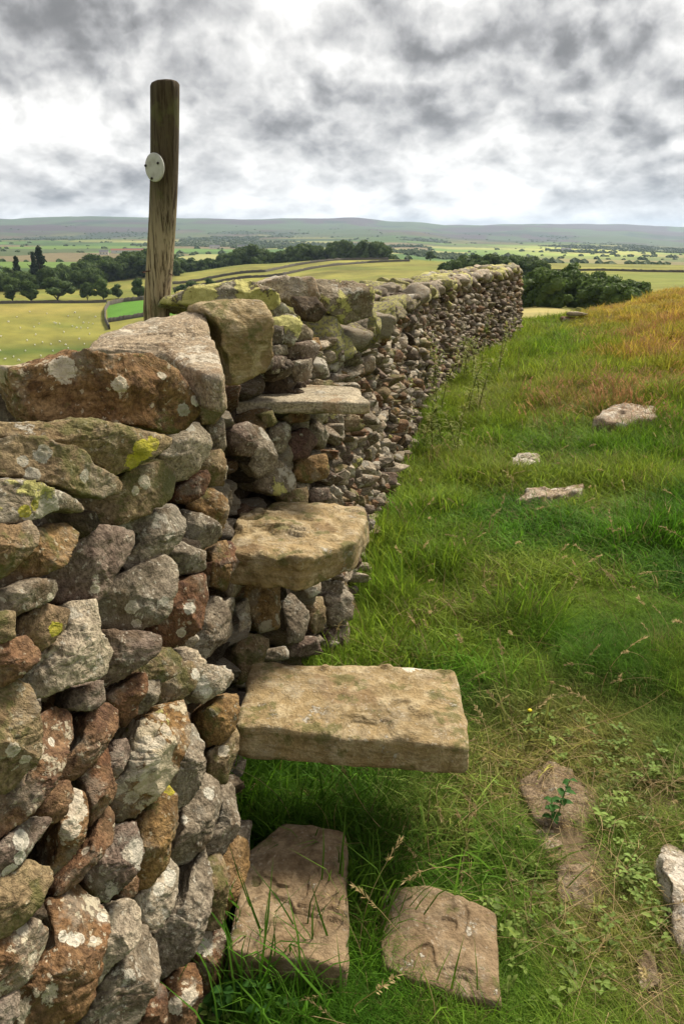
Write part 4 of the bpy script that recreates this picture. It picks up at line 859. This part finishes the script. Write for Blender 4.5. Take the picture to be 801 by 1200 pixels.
# broad leaves: ground cover of clover and plantain, small nettles, tall wall weeds
def leaf(L, w, curl=.3):
    f = np.linspace(0, 1, 6); ww = w*np.sin(np.pi*np.clip(f, .04, .985))**.8; zc_ = curl*L*(f-f*f*1.3)
    V = []
    for a, b, c_ in zip(f, ww, zc_): V += [(a*L, -b, c_+b*.35), (a*L, 0, c_), (a*L, b, c_+b*.35)]
    ii = np.arange(18).reshape(6, 3); return np.array(V), np.concatenate([np.stack([ii[:-1, k], ii[1:, k], ii[1:, k+1], ii[:-1, k+1]], -1) for k in (0, 1)])
def rotm(ax, ay, az_): return np.array(Matrix.Rotation(az_, 3, 'Z')@Matrix.Rotation(ay, 3, 'Y')@Matrix.Rotation(ax, 3, 'X'))
LC = bpy.data.collections.new('rosettes')
for i in range(5):
    Vs, Fs, k = [], [], 0
    for j in range(9):
        V, F_ = leaf(random.uniform(.016, .03), random.uniform(.005, .008)); V = V@rotm(0, -random.uniform(.0, .6), random.uniform(0, 6.3)).T+np.array([random.uniform(-.02, .02), random.uniform(-.02, .02), random.uniform(.01, .04)]); Vs.append(V); Fs.append(F_+k); k += len(V)
    V = np.concatenate(Vs); LC.objects.link(bpy.data.objects.new('rosette_%d' % i, mesh('rosette', V, np.concatenate(Fs), grass_m, attrs={'bv': ('FLOAT', np.full(len(V), .7))})))
xs, ys_ = [], []
for (px_, py_, rad, n_) in ((715, 935, .25, 110), (720, 1000, .25, 80), (740, 1060, .22, 70), (700, 880, .28, 80), (735, 1110, .22, 55), (640, 1140, .2, 60), (420, 1150, .2, 150), (300, 1165, .1, 90)):
    c_ = GP(px_, py_); xs.append(c_[0]+rng.normal(0, rad*.6, n_)); ys_.append(c_[1]+rng.normal(0, rad*.6, n_))
x, y = np.concatenate(xs), np.concatenate(ys_); ok = clear_of(x, y) & (x-base_x(y) > .03) & (bare(x, y) < .7); x, y = x[ok], y[ok]; m = len(x)
scatter('ground_cover', np.stack([x, y, ground_z(x, y)+.004+rng.uniform(0, .025, m)], -1), np.stack([rng.normal(0, .2, m), rng.normal(0, .2, m), rng.uniform(0, 6.3, m)], -1), np.repeat(rng.uniform(.25, .95, m)[:, None]**1.2, 3, 1), np.array([.13, .20, .045])*rng.uniform(.6, 1.5, (m, 1))+rng.uniform(0, .04, (m, 1))*np.array([1, .8, .1]), rng.integers(0, 5, m), LC)
nettle_m = leafmat('nettle_leaf', inst=False, base=((.035, .11, .02), (.06, .16, .03), 30)); stem_m = leafmat('green_stem', inst=False, base=((.10, .13, .04), (.16, .16, .06), 20))
weed_m = leafmat('weed_leaf', inst=False, base=((.16, .20, .04), (.27, .27, .08), 6))
def plant(name, loc, h, nleaf, L, wd, lab, cat, lm=nettle_m, spread=.02, stems=1, group=None):
    root = obj(name, None, label=lab, cat=cat, group=group, loc=loc)
    for s_ in range(stems):
        bx, by = (random.uniform(-spread, spread), random.uniform(-spread, spread)) if stems > 1 else (0, 0); lx, ly = random.uniform(-.25, .25)*h, random.uniform(-.25, .25)*h; hh = h*random.uniform(.7, 1.1)
        path = [(bx+lx*f*f, by+ly*f*f, hh*f) for f in np.linspace(0, 1, 7)]; V, F_ = tube(path, .0022*max(1, h*3), 5, .4); obj('stem', mesh('stem', V, F_, stem_m), root)
        if stems <= 3:
            for i in range(nleaf):
                f = .25+.75*(i//2+1)/(nleaf/2); f = min(f, 1); a = (i % 2)*math.pi+(i//2)*1.57+random.uniform(-.3, .3); V, F_ = leaf(L*random.uniform(.7, 1.1)*(1.2-.5*f), wd*(1.2-.5*f))
                V = V@rotm(0, random.uniform(-.3, .35), a).T+np.array([bx+lx*f*f, by+ly*f*f, hh*f]); obj('leaf', mesh('leaf', V, F_, lm), root)
        else:
            Vs, Fs, k = [], [], 0
            for i in range(nleaf):
                f = random.uniform(.15, 1); V, F_ = leaf(L*random.uniform(.6, 1.2), wd*random.uniform(.7, 1.2)); V = V@rotm(0, random.uniform(-1, .4), random.uniform(0, 6.3)).T+np.array([bx+lx*f*f, by+ly*f*f, hh*f]); Vs.append(V); Fs.append(F_+k); k += len(V)
            obj('foliage', mesh('foliage', np.concatenate(Vs), np.concatenate(Fs), lm), root)
    return root
c = at_z(646, 962, -1.6); plant('nettle', (c[0], c[1], gz(c[0], c[1])), .11, 10, .038, .011, 'little green nettle growing out of the bare earth between flat stones', 'plant', spread=.03, stems=2)
for (px_, py_, h_, lb) in ((272, 1165, .12, 'dark green nettle at the very foot of the wall, bottom left'), (312, 1178, .11, 'dark green nettle in front of the slab by the wall')):
    c = at_z(px_, py_, -1.6); plant('nettle', (c[0], c[1], gz(c[0], c[1])), h_, 10, .045, .015, lb, 'plant', spread=.06, stems=3)
for (px_, py_, h_, ns, lb) in ((505, 530, .55, 6, 'tall olive weed by the wall, nearest of the three clumps'), (528, 492, .75, 8, 'tallest olive weed against the wall, middle of the three clumps'), (560, 445, .7, 7, 'tall olive weed by the wall, furthest of the three clumps')):
    c = at_z(px_, py_, -1.6); xx = max(c[0], float(base_x(c[1]))+.12); plant('tall_weed', (xx, c[1], gz(xx, c[1])), h_, 55, .065, .008, lb, 'plant', weed_m, .30, ns+1)
# yellow flower
ym, t = newmat('yellow_petal'); principled(t, (.75, .6, .02), .6)
c = at_z(618, 850, -1.6); fl = obj('yellow_flower', None, label='single small yellow flower in the grass right of the long step', cat='flower', loc=(c[0], c[1], gz(c[0], c[1])))
V, F_ = tube([(0, 0, 0), (.004, 0, .04), (.002, 0, .075)], .0012, 5); obj('stem', mesh('stem', V, F_, stem_m), fl); ball('flower_head', (.002, 0, .078), .008, ym, fl, 10, .6)

# ------------------------------------------------------------------ trees
fol = [leafmat('oak_foliage', inst=False, base=((.045, .08, .02), (.095, .14, .035), .35)), leafmat('light_foliage', inst=False, base=((.06, .10, .022), (.10, .15, .035), .4)), leafmat('conifer_foliage', inst=False, base=((.014, .028, .012), (.028, .045, .018), .5))]
for f_ in fol: pass
bark, t = newmat('bark'); principled(t, t.mix(t.noise(t.n('ShaderNodeNewGeometry').outputs['Position'], 4, 4).outputs[0], (.05, .04, .03), (.12, .10, .08)), .95)
def crown_geo(seed, H=1.0, Wd=.5, base=.18, nl=1500, ls=.035, conifer=False, nb=16):
    """leaf-sized faces spread over the shells of many limbs' clumps, plus a rough dark inside"""
    rs = np.random.default_rng(seed); B = []
    for i in range(nb):
        f = rs.uniform(0, 1)
        if conifer: z = base+(H-base)*(i/nb)*.97; r_ = Wd*(1-i/nb)*.55+.02; a = rs.uniform(0, 6.3); B.append((math.cos(a)*r_*.5, math.sin(a)*r_*.5, z, r_*1.05+.03, .07*H))
        else:
            z = base+(H-base)*(.18+.68*f); sh = math.sin(math.pi*min(1, .22+.72*f))**.6; a = rs.uniform(0, 6.3); d_ = Wd*sh*rs.uniform(.1, .72); r_ = rs.uniform(.14, .24)*H*.9*(Wd/.5)**.5
            B.append((math.cos(a)*d_, math.sin(a)*d_, z, r_, r_*.8))
    B = np.array(B); k = rs.integers(0, nb, nl); dv = rs.normal(0, 1, (nl, 3)); dv /= np.linalg.norm(dv, axis=1)[:, None]; dv[:, 2] = np.where((dv[:, 2] < -.3), -dv[:, 2], dv[:, 2])
    c = B[k, :3]+dv*B[k][:, [3, 3, 4]]*(rs.uniform(.75, 1.08, nl))[:, None]
    nn = dv+rs.normal(0, .55, (nl, 3)); nn /= np.linalg.norm(nn, axis=1)[:, None]; a_ = np.cross(nn, rs.normal(0, 1, (nl, 3))); a_ /= np.linalg.norm(a_, axis=1)[:, None]; b_ = np.cross(nn, a_); s_ = ls*rs.uniform(.5, 1.3, nl)[:, None]
    V = np.stack([c-a_*s_, c+b_*s_*.7, c+a_*s_, c-b_*s_*.7], 1).reshape(-1, 3); F = np.arange(nl*4).reshape(-1, 4)
    Vi, Fi, kk = [], [], len(V)
    for (x, y, z, r_, rz_) in B:
        W, q_, t_ = lump([(math.cos(a)*r_*.82, math.sin(a)*r_*.82) for a in np.linspace(0, 6.283, 9)[:-1]], [x, y, z], (1, 0, 0), (0, 1, 0), (0, 0, 1), rz_*.82, rz_*.82, e=(.9, .9), facets=0, rough=.12, strata=0, nt=8, npf=5, seed=int(rs.integers(999)))
        Vi.append(W); Fi.append((q_+kk, t_+kk)); kk += len(W)
    return np.concatenate([V]+Vi), [np.concatenate([F]+[q_ for q_, _ in Fi]), np.concatenate([t_ for _, t_ in Fi])]
def trunk_geo(H=1.0, base=.18):
    V, F_ = tube([(0, 0, -.05), (.005, 0, base*.5), (0, .005, base), (0, 0, H*.7)], .03, 7, .3); Vs, Fs, k = [V], [F_], len(V)
    for i in range(5):
        a = i*1.3; V, F_ = tube([(0, 0, base*(.8+.1*i)), (math.cos(a)*.12, math.sin(a)*.12, base+.15+.04*i), (math.cos(a)*.25, math.sin(a)*.25, base+.3+.05*i)], .013, 5, .4); Vs.append(V); Fs.append(F_+k); k += len(V)
    return np.concatenate(Vs), np.concatenate(Fs)
CR = [crown_geo(400+i, 1, .48, .14) for i in range(5)]; CON = [crown_geo(420+i, 1, .30, .06, 1100, .03, True) for i in range(2)]
CRM = [[mesh('crown', V, F_, fm, smooth=False) for V, F_ in CR] for fm in fol[:2]]; CONM = [mesh('crown', V, F_, fol[2], smooth=False) for V, F_ in CON]
TV, TF = trunk_geo(); TRM = mesh('trunk', TV, TF, bark)
def tree(name, px, r, base_py, h_px, wf, lab, kind=0, group=None, con=False, cat='tree'):
    a = azim(px); x, y = r*math.sin(a), r*math.cos(a); z = gz(x, y); 
    D_ = math.hypot(x, y); H = h_px*D_/975/math.cos(a)**0
    o = obj(name, None, label=lab, cat=cat, group=group, loc=(x, y, z-.13*H), rz=random.uniform(0, 6.3), scale=(H*wf, H*wf, H))
    obj('trunk', TRM, o); obj('crown', random.choice(CONM if con else CRM[kind]), o)
    return o
G1 = 'field trees along the far edge of the sheep pasture'
row = [(8, 30, 1.1, 'round dark field tree at the far left edge of the pasture'), (30, 27, 1.2, 'broad dark field tree, second from the left edge in the pasture row'), (62, 30, 1.5, 'widest dark tree in the row behind the sheep pasture'),
       (97, 24, .9, 'small dark tree between the widest tree and the pale tree in the pasture row'), (116, 27, 1.0, 'lighter green round tree on a bare trunk in the pasture row'), (134, 18, 1.1, 'low bushy tree just right of the lighter green round tree'), (158, 28, 1.0, 'dark round tree immediately left of the wooden post')]
for i, (px_, h_, wf, lb) in enumerate(row): tree('field_tree', px_, 462+random.uniform(-6, 6), 357, h_, wf, lb, 1 if i == 4 else 0, G1)
for px_, r_, h_, wf, lb in ((210, 455, 14, 1.3, 'dark thorn bush immediately right of the wooden post'), (222, 462, 15, 1.2, 'dark thorn bush between the post and the coping stones, left of a pair'), (243, 460, 15, 1.2, 'dark thorn bush above the square block, right of a pair'), (385, 330, 8, 1.5, 'small round bush showing above the coping, left of the trio'), (398, 320, 14, 1.3, 'largest round bush in the trio showing above the coping'), (413, 330, 9, 1.3, 'small round bush showing above the coping, right of the trio'), (441, 330, 8, 1.2, 'small dark bush alone in the brow field, right of the trio')):
    tree('thorn_bush', px_, r_, 0, h_*1.25, wf, lb, 0, 'bushes in the brow field', cat='bush')
tree('conifer', 18, 560, 0, 42, .8, 'pointed dark conifer furthest left in front of the valley', con=True, group='conifers'); tree('conifer', 38, 570, 0, 46, .7, 'shorter pointed conifer, middle of the three on the left', con=True, group='conifers'); tree('conifer', 45, 575, 0, 52, 1.0, 'tallest conifer above the pasture trees', con=True, group='conifers')
tree('field_tree', 504, 640, 0, 13, 1.2, 'lone small tree on the skyline of the brow field between the two dark woods', 0)
tree('field_tree', 672, 175, 0, 52, .8, 'pale topped tree standing up above the copse on the right', 1)
def woodland(name, pts, mat, seed, lo, hi, nl=1.0):
    Vs, Qs, Ts, k = [], [], [], 0; rs = np.random.default_rng(seed)
    for (px_, r_, h_) in pts:
        V, F_ = CR[rs.integers(0, 5)]; a = azim(px_); x, y = r_*math.sin(a), r_*math.cos(a); z = gz(x, y); H = h_*r_/975*rs.uniform(lo, hi); wf = H*rs.uniform(.95, 1.3); an = rs.uniform(0, 6.3); cs, sn = math.cos(an), math.sin(an)
        W = np.stack([(V[:, 0]*cs-V[:, 1]*sn)*wf+x, (V[:, 0]*sn+V[:, 1]*cs)*wf+y, (V[:, 2]-.26)*H*1.15+z], -1); Vs.append(W); Qs.append(F_[0]+k); Ts.append(F_[1]+k); k += len(W)
    return obj(name, mesh(name, np.concatenate(Vs), [np.concatenate(Qs), np.concatenate(Ts)], mat, smooth=False), kind='stuff')
wp = [(px_, 700+random.uniform(-12, 45), 26+random.uniform(-3, 3)) for px_ in np.arange(205, 455, 4.6)]+[(px_, 640+random.uniform(-20, 50), 31) for px_ in np.arange(95, 212, 4.2)]+[(px_, 560+random.uniform(-20, 40), 24) for px_ in np.arange(-30, 110, 6)]
wp = [(a_, b_, h_*(.75 if a_ > 200 and a_ < 260 else 1)) for a_, b_, h_ in wp]
woodland('distant_woods', wp, fol[0], 3, .85, 1.15)
woodland('distant_woods', [(px_, 360+random.uniform(-15, 20), 33-abs(px_-560)*.10) for px_ in np.arange(530, 636, 5)], fol[0], 4, .85, 1.12)
woodland('copse', [(px_, 160+random.uniform(-12, 22), h0+random.uniform(-3, 3)) for px_, h0 in zip(np.arange(612, 768, 5.5), np.interp(np.arange(612, 768, 5.5), [612, 640, 700, 740, 766], [42, 46, 42, 38, 24]))], fol[1], 5, .85, 1.12)
# valley trees and hedges far off
Vs, Ts, k = [], [], 0; oct_ = np.array([(1,0,0),(0,1,0),(-1,0,0),(0,-1,0),(0,0,1),(.7,.7,.55),(-.7,.7,.5),(-.7,-.7,.6),(.7,-.7,.5)]); of = np.array([(0,5,4),(5,1,4),(1,6,4),(6,2,4),(2,7,4),(7,3,4),(3,8,4),(8,0,4),(0,1,5),(1,2,6),(2,3,7),(3,0,8)])
n_ = 26000; u = rng.uniform(0, 1, n_); r = np.exp(np.log(900)+u*(np.log(7000)-np.log(900))); a = rng.uniform(-.6, .6, n_); x, y = r*np.sin(a), r*np.cos(a); idv, ed = patches(x, y, 300); wd = n2d(x, y*.5, 1/520, 47, 4)*.5+.5
ok = ((ed < 10) & (rng.uniform(0, 1, n_) < .45)) | (wd > .63); x, y = x[ok][:5200], y[ok][:5200]; z = ground_z(x, y); s_ = rng.uniform(2.0, 6.5, len(x))
W = oct_[None]*np.stack([s_*1.3, s_*1.3, s_*1.15], -1)[:, None]*(1+rng.uniform(-.25, .25, (len(x), 9, 1)))+np.stack([x, y, z], -1)[:, None]; T_ = (of[None]+9*np.arange(len(x))[:, None, None]).reshape(-1, 3)
obj('valley_trees', mesh('valley_trees', W.reshape(-1, 3), T_, fol[0], smooth=False), kind='stuff')

# ------------------------------------------------------------------ field walls, sheep, farmhouses
fw, t = newmat('field_wall_stone'); principled(t, t.mix(t.noise(t.n('ShaderNodeNewGeometry').outputs['Position'], 1.5, 4).outputs[0], (.05, .042, .032), (.13, .115, .09)), .95)
def field_wall(pts, lab, h=1.4):
    P_ = []
    for (p0, r0), (p1, r1) in zip(pts[:-1], pts[1:]):
        for f in np.linspace(0, 1, 26)[:-1]: rr_ = r0+(r1-r0)*f; P_.append(polar(p0+(p1-p0)*f, rr_))
    P_ = np.array(P_+[polar(*pts[-1])]); z = ground_z(P_[:, 0], P_[:, 1]); V = []
    d_ = np.gradient(P_, axis=0); nn = np.stack([-d_[:, 1], d_[:, 0]], -1); nn /= np.linalg.norm(nn, axis=1)[:, None]
    for i in range(len(P_)):
        hh = h*random.uniform(.8, 1.1)
        for s_, zz_ in ((-.4, -.6), (-.25, hh), (.25, hh*.97), (.4, -.6)): V.append((P_[i, 0]+nn[i, 0]*s_, P_[i, 1]+nn[i, 1]*s_, z[i]+zz_))
    ii = np.arange(len(V)).reshape(-1, 4); F_ = np.concatenate([np.stack([ii[:-1, k], ii[1:, k], ii[1:, k+1], ii[:-1, k+1]], -1) for k in range(3)])
    o = obj('field_wall', mesh('field_wall', V, F_, fw)); tag(o, lab, 'stone wall', 'far field walls')
field_wall([(200, 545), (262, 560), (310, 566), (345, 602), (400, 633), (455, 640)], 'dark upper field wall climbing below the long wood', 1.8)
field_wall([(200, 505), (262, 520), (330, 528), (385, 560), (430, 590), (480, 610)], 'dark lower field wall crossing the brow field above the coping stones', 1.6)
field_wall([(-60, 452), (40, 452), (120, 450)], 'low wall along the far edge of the sheep pasture under the tree row')
field_wall([(120, 365), (116, 388), (117, 420), (122, 438), (140, 447), (175, 452)], 'curved wall between the sheep pasture and the bright green field', 2.2)
field_wall([(119, 384), (150, 388), (200, 396)], 'short straight wall along the near edge of the bright green field', 2.0)
field_wall([(640, 430), (700, 425), (760, 410), (860, 405)], 'dark wall crossing the field behind the right hand copse', 1.1)
wool, t = newmat('wool'); principled(t, (.72, .70, .62), .95); 
SH = []
for k_ in range(3):
    Vs, Qs, Ts, k = [], [], [], 0
    hd = (.62, 0, .30) if k_ != 1 else (.66, 0, .80)
    parts = [((0, 0, .62), .50, .27, .27), (hd, .16, .085, .10), ((.47, 0, (.62+hd[2])/2), .15, .12, .16)]+[((sx*.33, sy*.13, .2), .045, .045, .24) for sx in (-1, 1) for sy in (-1, 1)]+[((-.5, 0, .55), .05, .05, .14)]
    for (c_, a_, b_, h_) in parts:
        W, q_, t_ = lump([(math.cos(g)*a_, math.sin(g)*b_) for g in np.linspace(0, 6.283, 13)[:-1]], c_, (1, 0, 0), (0, 1, 0), (0, 0, 1), h_, h_, e=(.8, .8), facets=0, rough=.03, strata=0, nt=12, npf=8, seed=k_)
        Vs.append(W); Qs.append(q_+k); Ts.append(t_+k); k += len(W)
    SH.append(mesh('sheep', np.concatenate(Vs), [np.concatenate(Qs), np.concatenate(Ts)], wool))
sp2 = [(46,380),(40,384),(66,380),(70,380),(64,379),(85,383),(90,385),(95,385),(98,379),(104,379),(109,380),(103,385),(80,371),(24,385),(42,393),(50,402),(60,404),(70,401),(77,405),(41,405),(80,409),(16,419),(6,422),(22,423),(5,433),(7,448),(3,480),(14,462),(1,395),(62,412),(93,398),(99,404),(20,372),(55,368),(35,366),(88,367),(105,392),(32,400),(48,418),(12,440),(10,378),(75,390),(30,412),(93,373),(112,372),(18,452),(0,412),(28,432)]
for i, (px_, py_) in enumerate(sp2):
    if py_ > 500: continue
    # walk the sight line out to the pasture
    r_ = ray(px_, py_); s_ = np.linspace(200, 448, 900)/math.hypot(r_[0], r_[1]); P_ = r_[None]*s_[:, None]; g = ground_z(P_[:, 0], P_[:, 1]); k = int(np.argmax(P_[:, 2] < g))
    if k == 0: continue
    o = obj('sheep', SH[i % 3], loc=(P_[k, 0], P_[k, 1], float(g[k])), rz=random.uniform(0, 6.3), scale=random.uniform(.85, 1.1)*.8); tag(o, 'white sheep, one of the many grazing the olive green pasture left of the wall', 'sheep', 'sheep in the pasture')
ww_, t = newmat('whitewashed_wall'); principled(t, (.6, .57, .5), .9); rf_, t = newmat('slate_roof'); principled(t, (.12, .12, .13), .8); rr_, t = newmat('red_roof'); principled(t, (.30, .13, .09), .8); wn_, t = newmat('window_glass'); principled(t, (.03, .035, .04), .2)
def boxg(x0, x1, y0, y1, z0, z1):
    V = [(x, y, z) for z in (z0, z1) for x, y in ((x0, y0), (x1, y0), (x1, y1), (x0, y1))]; return V, [(0, 3, 2, 1), (4, 5, 6, 7), (0, 1, 5, 4), (1, 2, 6, 5), (2, 3, 7, 6), (3, 0, 4, 7)]
def house(px, r, L, rot, lab, roof):
    x, y = polar(px, r); o = obj('farmhouse', None, label=lab, cat='house', group='farmhouses in the valley', loc=(x, y, gz(x, y)), rz=rot)
    V, F_ = boxg(-L/2, L/2, -4, 4, -3, 6); obj('wall', mesh('wall', V, np.array(F_), ww_, smooth=False), o)
    obj('roof', mesh('roof', [(-L/2-.3, -4.4, 5.9), (L/2+.3, -4.4, 5.9), (L/2+.3, 4.4, 5.9), (-L/2-.3, 4.4, 5.9), (-L/2-.3, 0, 9.2), (L/2+.3, 0, 9.2)], [np.array([(0, 1, 5, 4), (2, 3, 4, 5), (0, 3, 2, 1)]), np.array([(0, 4, 3), (1, 2, 5)])], roof, smooth=False), o)
    for k in range(3):
        V, F_ = boxg(-L/3+k*L/3-.7, -L/3+k*L/3+.7, -4.05, -3.98, 2.2, 4.2); obj('window', mesh('window', V, np.array(F_), wn_, smooth=False), o)
house(122, 1750, 18, .2, 'small white farmhouse low in the valley left of the post', rf_); house(163, 1900, 60, .1, 'long pale barn with a slate roof just left of the post', rf_); house(150, 1850, 70, .1, 'long red roofed farm building left of the post in the valley', rr_)
house(252, 2400, 30, .4, 'pale farmhouse right of the post above the long wood', rf_); house(285, 2500, 34, -.2, 'pale farmhouse at the right of a group above the long wood', rf_); house(662, 2600, 30, .1, 'pale farmhouse in the sunny fields above the copse', rf_)

# ------------------------------------------------------------------ haze
V, F_ = boxg(-22000, 22000, -3000, 19000, -140, 330)
hm = bpy.data.materials.new('haze_air'); hm.use_nodes = True; t = NT(hm.node_tree)
pv = t.n('ShaderNodeVolumePrincipled', {'Color': (.60, .76, 1.0, 1), 'Density': .00005, 'Anisotropy': .3}); t.n('ShaderNodeOutputMaterial', {'Volume': pv.outputs[0]})
obj('haze', mesh('haze', V, np.array(F_), hm, smooth=False), kind='stuff')
